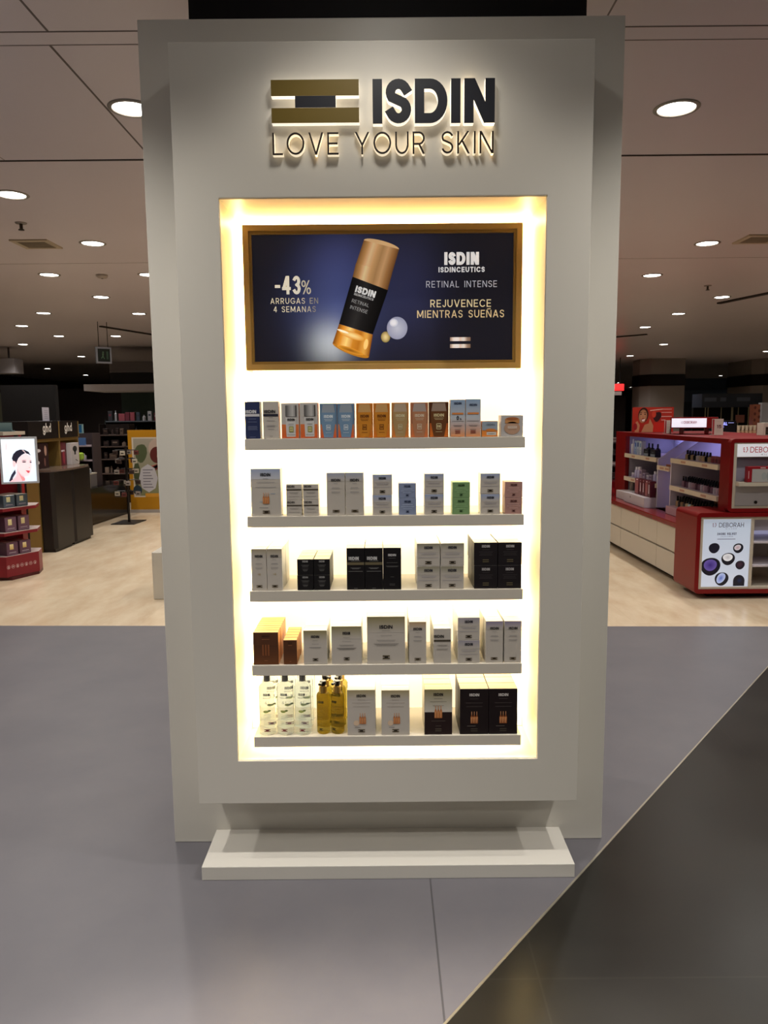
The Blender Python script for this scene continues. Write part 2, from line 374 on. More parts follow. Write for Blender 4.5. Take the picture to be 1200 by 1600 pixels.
# ------------------------------------------------------------------ downlights
def make_downlight():
    t = empty('downlight', (0, 0, H))
    mb = MB(); mb.lathe(0, 0, [(.112, 0), (.112, -.003), (.106, -.007), (.092, -.007), (.088, -.002)], lin('8d867c'), 32); mb.build('trim_ring', PAINT(), t, smooth=True)
    mb = MB(); mb.lathe(0, 0, [(.088, -.002), (.05, -.0045), (0, -.005)], (1, .97, .9, 1), 32); mb.build('lamp', LAMP(), t, smooth=True)
    return t
dl = make_downlight(); used = False
GRID = [(0.0, 1.87), (-1.45, 1.80), (1.45, 1.80), (0, .2), (-1.45, .2), (1.45, .2), (-2.9, 2.3), (2.9, 2.3), (-2.9, .6), (2.9, .6), (0, -1.4), (-1.6, -1.4), (1.6, -1.4), (-3.2, -1.6), (3.2, -1.6),
 (-1.22, 3.903), (1.461, 3.96), (-2.492, 5.312), (2.9, 5.35), (-2.495, 6.753), (2.89, 6.96), (-3.488, 8.161), (2.945, 8.501), (-2.464, 8.209), (-3.5, 9.66), (4.419, 10.101), (-4.834, 11.043), (-3.523, 11.196),
 (4.478, 11.715), (4.575, 13.462), (-5.839, 12.508), (-5.907, 14.077), (-4.898, 14.161), (-7.264, 15.562), (-7.329, 18.692), (-10.076, 23.051), (-10.302, 26.581), (6.13, 16.802), (6.435, 20.0), (13.639, 30.937),
 (13.217, 26.671), (9.461, 18.952), (14.082, 35.485), (18.746, 44.384), (14.007, 43.294), (11.368, 36.977), (10.2, 29.0), (0, 5.35), (0, 6.85), (0, 8.3), (-1.2, 9.7), (1.4, 9.7), (6.0, 8.4), (6.0, 6.9), (4.4, 5.3), (4.4, 3.9), (-5.0, 6.8), (-5.0, 9.6), (-4.0, 3.9), (4.4, 6.9)]
ORD = 'nearest second third fourth fifth sixth seventh eighth ninth tenth eleventh twelfth thirteenth fourteenth fifteenth sixteenth seventeenth eighteenth nineteenth twentieth'.split()
ORD += ['twenty-' + a for a in 'first second third fourth fifth sixth seventh eighth ninth'.split()]
OR1 = ['first'] + ORD[1:]
cnt = {'l': 0, 'r': 0, 'c': 0}
SPOT = bpy.data.lights.new('ceiling_spot', 'SPOT'); SPOT.energy = SPOT_W; SPOT.spot_size = math.radians(126); SPOT.spot_blend = .75; SPOT.shadow_soft_size = .04; SPOT.color = (1, .965, .9)
SPOT2 = bpy.data.lights.new('ceiling_spot_front', 'SPOT'); SPOT2.energy = SPOT_W * .36; SPOT2.spot_size = math.radians(112); SPOT2.spot_blend = .35; SPOT2.shadow_soft_size = .14; SPOT2.color = (1, .95, .86)
SPOT3 = SPOT.copy(); SPOT3.name = 'ceiling_spot_visitor'; SPOT3.energy = SPOT_W * 10; SPOT3.color = (1, .89, .76); SPOT3.spot_size = math.radians(66); SPOT3.spot_blend = .35
SPOT4 = SPOT.copy(); SPOT4.name = 'ceiling_spot_side'; SPOT4.energy = SPOT_W * 1.7; SPOT4.shadow_soft_size = .02
for k, (x, y) in enumerate(sorted(GRID, key=lambda p: p[1])):
    d = dl if not used else copy_tree(dl, kids=children(dl)[:2]); used = True
    d.location = (x, y, H)
    sd = 'c' if abs(x) < .6 else ('l' if x < 0 else 'r')
    nm = {'l': 'left of', 'r': 'right of', 'c': 'in line with'}[sd]
    tag(d, '%s round lit downlight in the ceiling %s the white tower' % (ORD[cnt[sd]] + ('' if cnt[sd] == 0 else ' nearest'), nm), 'ceiling light', 'round recessed ceiling downlights')
    cnt[sd] += 1
for (x, y) in GRID:
    if y < 14.5 or (x > 5 and y < 22) or (x < -6 and y < 20):
        o = bpy.data.objects.new('ceiling_spot', SPOT2 if (x, y) == (0.0, 1.87) else (SPOT3 if (x, y) == (0, .2) else (SPOT4 if y in (1.8, 2.3) else SPOT))); COL.objects.link(o); o.location = (x, y, H - .03)

# ceiling fittings
def ceiling_thing(name, x, y, fn, label, cat, group=None):
    t = empty(name, (x, y, H)); fn(t); return tag(t, label, cat, group)
def f_sprinkler(t):
    mb = MB(); mb.lathe(0, 0, [(.045, 0), (.04, -.008), (0, -.009)], lin('8a807a'), 20); mb.build('escutcheon', PAINT(), t, smooth=True)
    mb = MB(); mb.lathe(0, 0, [(.012, -.005), (.012, -.045), (.022, -.05), (.022, -.056), (0, -.058)], lin('4a423c'), 12); mb.build('nozzle', METAL(), t, smooth=True)
def f_vent(t):
    mb = MB(); mb.ring((-.16, .16, -.16, .16), (-.12, .12, -.12, .12), 0, .012, lin('b5a58d'))
    mb.v = [(a, c_, -b_) for a, b_, c_ in mb.v]; mb.build('frame', PAINT(), t)
    mb = MB()
    for k in range(7): mb.box(-.12, .12, -.11 + k * .033, -.095 + k * .033, -.010, -.002, lin('8a7c68'))
    mb.build('slats', PAINT(), t)
def f_smoke(t):
    mb = MB(); mb.lathe(0, 0, [(.06, 0), (.058, -.02), (.04, -.035), (0, -.037)], lin('a3978c'), 24); mb.build('housing', PAINT(), t, smooth=True)
    mb = MB(); mb.lathe(0, 0, [(.012, -.036), (.01, -.042), (0, -.043)], lin('5a524a'), 12); mb.build('sensor', PAINT(), t)
ceiling_thing('sprinkler', -2.78, 6.05, f_sprinkler, 'small metal sprinkler head under the ceiling, left of the tower beside the square vent', 'sprinkler')
ceiling_thing('ceiling_vent', -2.98, 6.75, f_vent, 'beige square slatted ceiling vent left of the white tower', 'vent')
ceiling_thing('ceiling_vent', 3.27, 6.8, f_vent, 'beige square slatted ceiling vent right of the white tower', 'vent')
ceiling_thing('smoke_detector', -2.95, 8.2, f_smoke, 'round smoke detector on the ceiling left of the tower between two lamps', 'smoke detector')
ceiling_thing('sprinkler', 3.85, 9.2, f_sprinkler, 'small dark sprinkler head on the ceiling right of the tower', 'sprinkler')

# ================================================================== THE DISPLAY TOWER
WHITE = lin('d2cdc3'); WH2 = lin('dedad2'); WH3 = lin('cdc5b8')
TW = tag(empty('display_tower', (0, 2.522, 0)), 'tall white free-standing display tower with glowing shelf niche and low plinth', 'display stand')
def tb(mb, name, M, **k):
    mb.v = [(a, b_ - 2.522, c_) for a, b_, c_ in mb.v]; return mb.build(name, M, TW, **k)
mb = MB()
mb.ring((-.76, .76, 0, 2.73), (-.52, .52, .36, 2.18), 2.522, 2.68, WHITE); mb.box(-.76, .76, 2.68, 3.05, 0, 2.73, WHITE)
tb(mb, 'column_body', PAINT(), bevel=.003)
NI = (-.4875, .4875, .388, 2.145)
mb = MB(); mb.ring((-.6195, .6195, .242, 2.579), NI, 2.34, 2.5215, WHITE); tb(mb, 'front_panel', PAINT(), bevel=.002)
mb = MB(); mb.ring((-.515, .515, .362, 2.172), (NI[0] + .0015, NI[1] - .0015, NI[2] + .0015, NI[3] - .0015), 2.346, 2.64, lin('f3ecd8')); tb(mb, 'niche_lining', PAINT())
mb = MB(); mb.box(-.484, .484, 2.600, 2.632, .392, 2.141, (1, .93, .76, 1)); tb(mb, 'backlit_board', mat('backlit_board', .5, emit=BOARD))
SM = mat('led_strip', .5, emit=STRIP)
for x0, x1, z0, z1 in ((-.485, -.468, .435, 2.135), (.468, .485, .435, 2.135), (-.44, .44, .391, .406), (-.465, .465, 2.127, 2.142)):
    mb = MB(); mb.box(x0, x1, 2.578, 2.5995, z0, z1, (1, .76, .34, 1)); tb(mb, 'led_strip', SM)
mb = MB(); mb.box(-.61, .607, 2.296, 2.5215, 0, .047, lin('cfcac1')); tb(mb, 'plinth', PAINT(), bevel=.002)
SZ = [1.433, 1.190, .950, .705, .463]
for z in SZ:
    mb = MB(); mb.box(-.436, .436, 2.355, 2.598, z - .035, z, WH3); tb(mb, 'shelf', PAINT(), bevel=.0012)
SL = mat('shelf_led', .5, emit=5.0)
for z in SZ:
    mb = MB(); mb.box(-.43, .43, 2.42, 2.540, z - .0385, z - .0355, (1, .90, .66, 1)); tb(mb, 'shelf_led', SL)
mb = MB(); mb.box(-.43, .43, 2.512, 2.590, 1.6445, 1.6500, (1, .92, .72, 1)); tb(mb, 'shelf_led', SL)

# ---- illuminated lettering
SG = tag(empty('brand_sign', (0, 2.34, 2.34)), 'raised ISDIN logo sign with dark letters, gold bars and tagline on the tower top', 'sign')
def sign_piece(name, polys, x, z, depth, body, face):
    mb = MB()
    for p in polys:
        c = (x + sum(a for a, _ in p) / len(p), -depth / 2, z + sum(b_ for _, b_ in p) / len(p))
        f0 = [(x + a, -depth, z + b_) for a, b_ in p]; b0 = [(x + a, 0, z + b_) for a, b_ in p]
        mb.poly(f0, body, c)
        for k in range(len(p)): l = (k + 1) % len(p); mb.poly([f0[k], f0[l], b0[l], b0[k]], body, c)
    o = mb.build(name, GLOWB(), SG)
    mf = MB()
    d0 = depth
    for i, p in enumerate(polys):
        depth = d0 + .00008 * i
        c = (x + sum(a for a, _ in p) / len(p), -depth - .0008, z + sum(b_ for _, b_ in p) / len(p))
        f0 = [(x + a, -depth - .0016, z + b_) for a, b_ in p]; b0 = [(x + a, -depth - .0001, z + b_) for a, b_ in p]
        mf.poly(f0, face, c)
        for k in range(len(p)): l = (k + 1) % len(p); mf.poly([f0[k], f0[l], b0[l], b0[k]], face, c)
    mf.build('face_plate', PAINT(), o)
BODY = (1, .93, .80, 1); NAVY = lin('22242c'); GOLD = lin('6f5c22'); BODY2 = (1, .86, .62, 1)
def sq(x0, x1, z0, z1): return [[(x0, z0), (x1, z0), (x1, z1), (x0, z1)]]
sign_piece('logo_bar', sq(-.321, -.067, .080, .124), 0, 0, .022, BODY, GOLD)
sign_piece('logo_bar', sq(-.321, -.067, .006, .047), 0, 0, .022, BODY, GOLD)
sign_piece('logo_square', sq(-.252, -.134, .0475, .0795), 0, 0, .0225, BODY, NAVY)
hh = .122; tt = .0275; gp = .0105; x = -.0275
tot = .3535; ws = 1.0
for _ in range(20): ws *= tot / text_width('ISDIN', hh, ws, tt, gp)
for ch in 'ISDIN':
    gw, ps = glyph_polys(ch, hh, ws, tt); sign_piece('letter', ps, x, .002, .022, BODY, NAVY); x += gw + gp
s_ = 'LOVE YOUR SKIN'; hh = .062; tt = .0052; gp = .0115; ws = 1.0
for _ in range(20): ws *= .645 / text_width(s_, hh, ws, tt, gp)
x = -.321
for ch in s_:
    if ch == ' ': x += hh * ws * .45 + gp; continue
    gw, ps = glyph_polys(ch, hh, ws, tt); sign_piece('letter', ps, x, -.081, .018, BODY2, lin('241a16')); x += gw + gp

# ---- framed poster in the niche
PO = tag(empty('framed_poster', (0, 2.5, 1.65)), 'wide gold-framed dark blue poster of a serum bottle, lit from behind, above the shelves', 'poster')
def pb(mb, name, M, parent=PO, **k):
    mb.v = [(a, b_ - 2.5, c_ - 1.65) for a, b_, c_ in mb.v]; return mb.build(name, M, parent, **k)
BR = lin('cba866')
mb = MB(); mb.ring((-.450, .446, 1.651, 2.108), (-.431, .427, 1.670, 2.089), 2.502, 2.599, BR); mb.ring((-.432, .428, 1.669, 2.090), (-.423, .419, 1.679, 2.080), 2.508, 2.59, lin('b08e4c'))
pb(mb, 'frame', mat('gold_frame', .35, .25), bevel=.0008)
mb = MB(); F = Fr((-.4235, 2.519, 1.6785), (1, 0, 0), (0, 0, 1), (0, -1, 0)); PW, PH = .843, .402
mb.box(-.4235, .4195, 2.5195, 2.59, 1.6785, 2.0805, lin('14131c'))
PXs = PW / 954.; PZs = PH / 457.
px = lambda a, b_: ((a - 118) * PXs, (607 - b_) * PZs)
def bg(u, v):
    a, b_ = u / PXs + 118, 607 - v / PZs
    g1 = math.exp(-(((a - 420) / 140) ** 2 + ((b_ - 400) / 170) ** 2)); g2 = math.exp(-(((a - 395) / 70) ** 2 + ((b_ - 540) / 75) ** 2)); g3 = math.exp(-(((a - 690) / 110) ** 2 + ((b_ - 330) / 190) ** 2))
    g4 = math.exp(-(((a - 440) / 120) ** 2 + ((b_ - 230) / 110) ** 2))
    c = [.012 + .05 * g1 + .42 * g2 + .015 * g3 + .02 * g4, .011 + .07 * g1 + .46 * g2 + .018 * g3 + .025 * g4, .017 + .21 * g1 + .45 * g2 + .06 * g3 + .09 * g4]
    return (c[0], c[1], c[2], 1)
nu, nv = 56, 28
for i in range(nu):
    for j in range(nv):
        q = [(PW * i / nu, PH * j / nv), (PW * (i + 1) / nu, PH * j / nv), (PW * (i + 1) / nu, PH * (j + 1) / nv), (PW * i / nu, PH * (j + 1) / nv)]
        mb.poly([F(*t, 1) for t in q], [bg(*t) for t in q])
def strips(A, B, C_, D_, cols, l):
    """quad A (top left) B (top right) C (bottom right) D (bottom left), split into columns of colours"""
    n = len(cols) - 1
    for k in range(n):
        f0, f1 = k / n, (k + 1) / n
        lp = lambda p, q, f: px(p[0] + (q[0] - p[0]) * f, p[1] + (q[1] - p[1]) * f)
        mb.poly([F(*lp(D_, C_, f0), l), F(*lp(D_, C_, f1), l), F(*lp(A, B, f1), l), F(*lp(A, B, f0), l)], [lin(cols[k]), lin(cols[k + 1]), lin(cols[k + 1]), lin(cols[k])])
gold = ['7a5228', 'b98a55', 'e6c193', 'caa06c', 'b08456', 'c9a071', 'a47445', '6b4522']
strips((527, 172), (655, 205), (628, 292), (497, 256), gold, 3)
F_ = lambda u, v, l: F(u, v, l)
pts = [px(527 + (655 - 527) * (1 - math.cos(math.pi * k / 14)) / 2, 172 + 33 * (1 - math.cos(math.pi * k / 14)) / 2 - 15 * math.sin(math.pi * k / 14)) for k in range(15)]
shape(mb, F, pts, 'd9b382', 4)
strips((497, 253), (629, 290), (612, 350), (484, 303), [c.replace('e6c193', 'f0cf9f') for c in gold], 5)
strips((484, 301), (613, 350), (556, 508), (432, 470), ['0c0a0b', '1c1a1b', '2b2929', '1b1919', '121010', '080707'], 6)
strips((432, 470), (556, 510), (541, 590), (407, 540), ['7a3d08', 'd98f2c', 'f7cf7c', 'c9842a', 'b8701c', 'e0a548', '8a4a0c'], 5)
pts = [px(407 + 134 * (1 - math.cos(math.pi * k / 14)) / 2, 540 + 50 * (1 - math.cos(math.pi * k / 14)) / 2 + 17 * math.sin(math.pi * k / 14)) for k in range(15)]
shape(mb, F, pts, 'b87a22', 5)
disc(mb, F, *px(480, 512), 50 * PXs, 13 * PZs, 'ffdf9a', 7, edge='d8952f', rot=-.33); disc(mb, F, *px(472, 566), 52 * PXs, 9 * PZs, '8a4d10', 7, edge='d8952f', rot=-.33)
disc(mb, F, *px(446, 497), 22 * PXs, 4 * PZs, 'fff3d0', 8, rot=-.33); disc(mb, F, *px(530, 545), 8 * PXs, 20 * PZs, 'f3c877', 8, rot=-.2)
disc(mb, F, *px(603, 519), 17 * PXs, 20 * PZs, 'e9d39a', 4, edge='8d7a3f'); disc(mb, F, *px(646, 487), 38 * PXs, 41 * PZs, 'b9bccb', 5, edge='8f93ad', n=32); disc(mb, F, *px(634, 468), 16 * PXs, 15 * PZs, 'f4f4fa', 6, edge='b9bccb')
an = -.30; FT = Fr(F(*px(490, 356), 7), (math.cos(an), 0, math.sin(an)), (-math.sin(an) * 1.0, 0, math.cos(an)), (0, -1, 0))
text(mb, FT, 'ISDIN', 0.001, 0.001, .021, 'f2f2f2', t=.0052, gap=.0022, width=.067, l=1); text(mb, FT, 'ISDINCEUTICS', 0.001, -.009, .007, 'c8c8c8', t=.0013, gap=.0009, width=.065, l=1)
text(mb, FT, 'RETINAL', .0, -.033, .011, 'a8a8a8', t=.0011, gap=.002, width=.058, l=1); text(mb, FT, 'INTENSE', .0005, -.054, .011, 'a8a8a8', t=.0011, gap=.002, width=.058, l=1)
gd = lambda w_: (lambda x: tuple(v * (1.0 - .75 * max(0, x / w_ - .55) / .45) for v in lin('e8dcc0')[:3]) + (1,))
W1 = px(330, 0)[0] - px(200, 0)[0]
u, v = px(199, 362); text(mb, F, '-43', u, v, .058, lambda x: tuple(q for q in lin('f2ecd8')), t=.0095, gap=.006, width=.083, l=3)
u, v = px(296, 362); text(mb, F, '%', u, v, .044, 'cfc6b0', t=.004, width=.031, l=3)
u, v = px(181, 396); text(mb, F, 'ARRUGAS EN', u, v, .0185, gd(.155), t=.0022, gap=.004, width=.155, l=3)
u, v = px(192, 426); text(mb, F, '4 SEMANAS', u, v, .0185, gd(.14), t=.0022, gap=.004, width=.137, l=3)
u, v = px(883, 262); text(mb, F, 'ISDIN', u, v, .040, 'f4f4f6', t=.0102, gap=.0036, width=.112, align='c', l=3)
u, v = px(883, 288); text(mb, F, 'ISDINCEUTICS', u, v, .0165, 'eeeef2', t=.0034, gap=.003, width=.149, align='c', l=3)
u, v = px(883, 342); text(mb, F, 'RETINAL INTENSE', u, v, .0205, 'c6c6d2', t=.0021, gap=.0045, width=.229, align='c', l=3)
u, v = px(880, 413); text(mb, F, 'REJUVENECE', u, v, .024, lambda x: lin('e2cfa4'), t=.0032, gap=.0045, width=.197, align='c', l=3)
u, v = px(880, 451); text(mb, F, 'MIENTRAS SUEÑAS', u, v, .024, lambda x: lin('d4bd90'), t=.0032, gap=.0045, width=.283, align='c', l=3)
for yy in (536, 561):
    (ua, va) = px(841, yy); (ub, vb) = px(917, yy - 14)
    for k in range(6):
        cs = ['8a7060', 'e8d8cc', 'fdf6f0', 'd8c0b4', 'efe2d8', '9a8272', '7a6050']
        mb.poly([F(ua + (ub - ua) * k / 6, va, 3), F(ua + (ub - ua) * (k + 1) / 6, va, 3), F(ua + (ub - ua) * (k + 1) / 6, vb, 3), F(ua + (ub - ua) * k / 6, vb, 3)], [lin(cs[k]), lin(cs[k + 1]), lin(cs[k + 1]), lin(cs[k])])
pb(mb, 'print', mat('poster_print', .33, spec=.3, emit=.55))

# ================================================================== PRODUCTS ON THE SHELVES
GREY = 'bfb7ad'; INK = '2a2626'; FRONT = 2.363
def art_ampoules(mb, F, uc, v, s, glass='b9713d', n=3):
    for k in range(n):
        u = uc + (k - (n - 1) / 2) * .0075 * s
        rect(mb, F, u - .0034 * s, v, u + .0034 * s, v + .020 * s, glass, 4, top='cf8a55')
        shape(mb, F, [(u - .0034 * s, v + .020 * s), (u + .0034 * s, v + .020 * s), (u + .0010 * s, v + .027 * s), (u - .0010 * s, v + .027 * s)], glass, 4)
        rect(mb, F, u - .0010 * s, v + .027 * s, u + .0010 * s, v + .037 * s, 'c98e62', 4)
        rect(mb, F, u - .0020 * s, v + .002 * s, u - .0010 * s, v + .018 * s, 'e0a878', 5)
def fp_bottle(mb, F, w, h, cap, body, ink, side, box='d8d8dc'):
    """bottle picture filling the carton front, with the square factor mark"""
    rect(mb, F, .002, .001, w - .002, h * .40, side[0], 1, top=side[1])
    c = w / 2
    shape(mb, F, [(c - w * .40, h * .72), (c + w * .40, h * .72), (c + w * .32, h * .97), (c - w * .32, h * .97)], cap, 2)
    shape(mb, F, [(c - w * .27, h * .02), (c + w * .27, h * .02), (c + w * .41, h * .45), (c + w * .41, h * .74), (c - w * .41, h * .74), (c - w * .41, h * .45)], body, 3)
    isdin(mb, F, c, h * .585, w * .52, h * .085, ink, 4); lines(mb, F, c, 0, w, [(h * .54, .5), (h * .50, .42)], ink, 4)
    q = w * .13; cz = h * .31
    for a in ((c - q, cz - q * 1.2, c + q, cz - q * .95), (c - q, cz + q * .95, c + q, cz + q * 1.2), (c - q, cz - q * 1.2, c - q * .75, cz + q * 1.2), (c + q * .75, cz - q * 1.2, c + q, cz + q * 1.2)): rect(mb, F, *a, ink, 4)
    text(mb, F, '50', c, cz - q * .55, q * 1.1, ink, t=q * .28, width=q * 1.1, align='c', l=4)
    lines(mb, F, c, 0, w, [(h * .15, .34)], ink, 4)
def design(mb, F, w, h, k):
    c = w / 2
    if k == 'navy':
        rect(mb, F, .001, h * .60, w - .001, h * .67, 'cfccd0', 2); isdin(mb, F, c - w * .08, h * .69, w * .70, h * .085, 'dedee2'); lines(mb, F, c, 0, w, [(h * .53, .5), (h * .45, .6), (h * .33, .6), (h * .30, .66), (h * .27, .62), (h * .24, .66), (h * .04, .4)], '7c84a4')
    elif k == 'greyband':
        rect(mb, F, .001, h * .60, w - .001, h * .665, '2c2c38', 2); isdin(mb, F, c - w * .06, h * .69, w * .72, h * .085, '26262c'); lines(mb, F, c, 0, w, [(h * .56, .25), (h * .48, .5), (h * .35, .55), (h * .32, .5), (h * .25, .4), (h * .06, .2)], '77747a')
    elif k == 'cap':
        rect(mb, F, .001, .001, w - .001, h * .40, 'd8602c', 1, top='e07a40')
        shape(mb, F, [(w * .28, .005), (w * .80, .005), (w * .82, h * .6), (w * .24, h * .6)], 'd3d0cc', 2)
        n = 7; cs = ['4c4a4a', '6c6a68', '8a8886', 'a5a3a0', 'b8b5b2', 'c4c1be', 'a8a5a2', '7a7876']
        for i in range(n): mb.poly([F(w * (.24 + .58 * i / n), h * .62, 3), F(w * (.24 + .58 * (i + 1) / n), h * .62, 3), F(w * (.24 + .58 * (i + 1) / n), h * .94, 3), F(w * (.24 + .58 * i / n), h * .94, 3)], [lin(cs[i]), lin(cs[i + 1]), lin(cs[i + 1]), lin(cs[i])])
        rect(mb, F, w * .82, h * .62, w * .87, h * .94, '2e2a2a', 3)
        isdin(mb, F, w * .55, h * .50, w * .42, h * .07, '33302e', 4); rect(mb, F, w * .43, h * .18, w * .68, h * .34, '8c8a3c', 4); rect(mb, F, w * .46, h * .20, w * .65, h * .32, 'c9c58a', 5); lines(mb, F, w * .55, 0, w, [(h * .10, .45), (h * .40, .3), (h * .255, .12)], '55524e', 6)
    elif k == 'blue': fp_bottle(mb, F, w, h, '9aa3ae', '7795b2', 'e6eef4', ('e8622c', 'd88a5c'))
    elif k == 'orange': fp_bottle(mb, F, w, h, 'd3a468', 'd68a2c', '6d3c14', ('e0741c', 'e2903c'))
    elif k == 'tan': fp_bottle(mb, F, w, h, 'bfa890', 'b59464', 'dcd0a8', ('e08038', 'd88c4c'))
    elif k == 'rose': fp_bottle(mb, F, w, h, 'b0a098', 'b9805c', 'e6d0b4', ('e07a44', 'd88858'))
    elif k == 'brown': fp_bottle(mb, F, w, h, 'a08878', '6d4222', 'e2cf9c', ('e67a2c', 'c8662c'))
    elif k in ('zero', 'peach'):
        rect(mb, F, .0008, h * .5, w - .0008, h - .001, 'c3c6cc', 1, top='8fa8c6'); rect(mb, F, .0008, .0008, w - .0008, h * .5, 'e0935a', 1, top='c3c6cc')
        isdin(mb, F, c, h * (.87 if k == 'zero' else .82), w * .5, h * .06, '39435c'); rect(mb, F, w * .12, h * .60, w * .88, h * .65, 'dc8a4c', 3)
        if k == 'zero': text(mb, F, '0', c, h * .455, h * .11, '22202a', t=.0022, width=w * .16, align='c', l=3); text(mb, F, '%', w * .64, h * .455, h * .05, '22202a', t=.0009, l=3)
        lines(mb, F, c, 0, w, [(h * .42, .8), (h * .31, .6), (h * .28, .5), (h * .2, .4)], '6f6a6a'); emblem(mb, F, c, h * .10, w * .34, h * .07, '7a1f1c')
    elif k == 'smallblue':
        rect(mb, F, .0008, h * .42, w - .0008, h - .001, '98a4b0', 1); rect(mb, F, .0008, .0008, w - .0008, h * .36, 'e58a3c', 1); rect(mb, F, w * .3, h * .1, w * .9, h * .3, 'd8d2c8', 2); isdin(mb, F, w * .55, h * .72, w * .5, h * .12, '75808c'); disc(mb, F, w * .55, h * .42, w * .32, h * .10, 'd9823a', 3); lines(mb, F, w * .58, 0, w, [(h * .18, .4)], '6a5a50')
    elif k == 'jar':
        disc(mb, F, c, h * .40, w * .36, h * .30, 'c8a184', 2, edge='b59078'); rect(mb, F, w * .18, h * .62, w * .82, h * .84, 'c88c56', 2); disc(mb, F, c, h * .84, w * .28, h * .07, 'a8643a', 3); rect(mb, F, w * .3, h * .38, w * .72, h * .5, 'd6c0b0', 3); lines(mb, F, c, 0, w, [(h * .45, .3), (h * .32, .35)], '9a8070')
    elif k == 'amp':
        rect(mb, F, .0008, h * .78, w - .0008, h - .001, 'c6c6cc', 1, top='9fabc6'); isdin(mb, F, c, h * .845, w * .34, h * .065, '26242a'); lines(mb, F, c, 0, w, [(h * .79, .18), (h * .71, .62), (h * .61, .7)], '8a868a'); art_ampoules(mb, F, c, h * .26, .95)
        for a in (0, 1): rect(mb, F, w * (.28 if a == 0 else .66), h * (.30 if a == 0 else .47), w * (.38 if a == 0 else .82), h * (.305 if a == 0 else .475) + .0006, '6f8fae', 3)
        lines(mb, F, w * .42, 0, w, [(h * .17, .3)], '39424f'); emblem(mb, F, c, h * .055, w * .24, h * .06, '4c3a1e', '1c1c20')
    elif k == 'band':
        isdin(mb, F, w * .30, h * (.80 if h < .06 else .735), w * .48 if h < .06 else w * .58, h * (.13 if h < .06 else .085), '2a2826'); rect(mb, F, .0008, h * (.62 if h < .06 else .625), w - .0008, h * (.70 if h < .06 else .68), '4c4438', 2)
        lines(mb, F, c, 0, w, [(h * .47, .62), (h * .42, .5), (h * .22, .7)] if h < .06 else [(h * .52, .62), (h * .50, .5), (h * .41, .66), (h * .39, .6)], '85807a')
    elif k in ('tall', 'tallg', 'talls', 'tallp'):
        tp = {'tall': 'a3a9bb', 'tallg': '9e927a', 'talls': 'b99a72', 'tallp': '8f84a0'}[k]
        rect(mb, F, .0008, h * .80, w - .0008, h - .001, GREY, 1, top=tp); isdin(mb, F, c, h * .80, w * .5, h * .06, '2a282c'); lines(mb, F, c, 0, w, [(h * .745, .24), (h * .65, .4), (h * .63, .46), (h * .55, .5), (h * .53, .45)], '8e8a8a')
        if k == 'tallg': text(mb, F, '+8', c, h * .37, h * .05, 'a8905c', t=.0010, align='c', l=3)
        emblem(mb, F, c, h * .075, w * .38, h * .055, '5a4a2a', '1e1e22')
    elif k in ('st', 'stg', 'stp'):
        tp = {'st': '98a6c6', 'stg': '8f8a74', 'stp': 'a09aa4'}[k]
        rect(mb, F, .0008, h * .62, w - .0008, h - .001, GREY, 1, top=tp); isdin(mb, F, c, h * .76, w * .36, h * .12, '2a2a34'); lines(mb, F, c, 0, w, [(h * .56, .7), (h * .50, .6), (h * .38, .85)], '9a96a0'); emblem(mb, F, c, h * .10, w * .28, h * .12, '4a3e28', '1e1e22')
    elif k in ('bl', 'gr', 'pi'):
        ink = {'bl': '26304a', 'gr': '1f3d1c', 'pi': '4a2220'}[k]; ln = {'bl': 'b6c2da', 'gr': 'a3cc92', 'pi': 'd8b4ac'}[k]
        isdin(mb, F, c, h * .74, w * .36, h * .13, ink); lines(mb, F, c, 0, w, [(h * .60, .6), (h * .48, .76), (h * .36, .5)], ln); emblem(mb, F, c, h * .14, w * .18, h * .11, ink, ink)
    elif k == 'k':
        isdin(mb, F, c, h * .80, w * .34, h * .12, '9c9a98'); disc(mb, F, c, h * .42, w * .2, h * .22, '2a2828', 2); lines(mb, F, c, 0, w, [(h * .62, .5), (h * .55, .4), (h * .32, .3), (h * .26, .24)], '6a6866')
    elif k in ('kt', 'kb'):
        isdin(mb, F, c - (w * .1 if k == 'kb' else 0), h * (.715 if k == 'kb' else .80), w * (.56 if k == 'kb' else .44), h * (.08 if k == 'kb' else .055), 'c9c7c6')
        if k == 'kb': rect(mb, F, .0008, h * .595, w - .0008, h * .66, '6a6048', 2); lines(mb, F, c, 0, w, [(h * .69, .5), (h * .52, .56), (h * .50, .4), (h * .44, .8), (h * .03, .2)], '8a8886')
        else: lines(mb, F, c, 0, w, [(h * .75, .4), (h * .64, .6), (h * .56, .7), (h * .54, .6), (h * .3, .2), (h * .13, .3), (h * .1, .3)], '6a6866')
    elif k == 'q':
        isdin(mb, F, c, h * .78, w * .34, h * .115, 'b4b0b0'); lines(mb, F, c, 0, w, [(h * .68, .3), (h * .58, .6), (h * .5, .5), (h * .44, .56)], '4c4648'); emblem(mb, F, c, h * .14, w * .26, h * .12, '6a5f48')
    elif k in ('br1', 'br2'):
        rect(mb, F, .0008, .0008, w - .0008, h * .6, '6a3c1c', 1, top='4e2d18'); text(mb, F, 'ISDIN', c, h * .86, h * .05, '2e1a0e', t=.0014, width=w * .3, align='c', l=3)
        if k == 'br1':
            for a in (-1, 0, 1): rect(mb, F, c + a * .009 - .0025, h * .28, c + a * .009 + .0025, h * .62, '834a26', 3)
        lines(mb, F, c, 0, w, [(h * .12, .12), (h * .78, .3)], 'a86c40')
    elif k in ('s3', 's4', 'big'):
        rect(mb, F, .0008, h * .66, w - .0008, h - .001, GREY, 1, top='8f8458'); sz = {'s3': .35, 's4': .25, 'big': .34}[k]
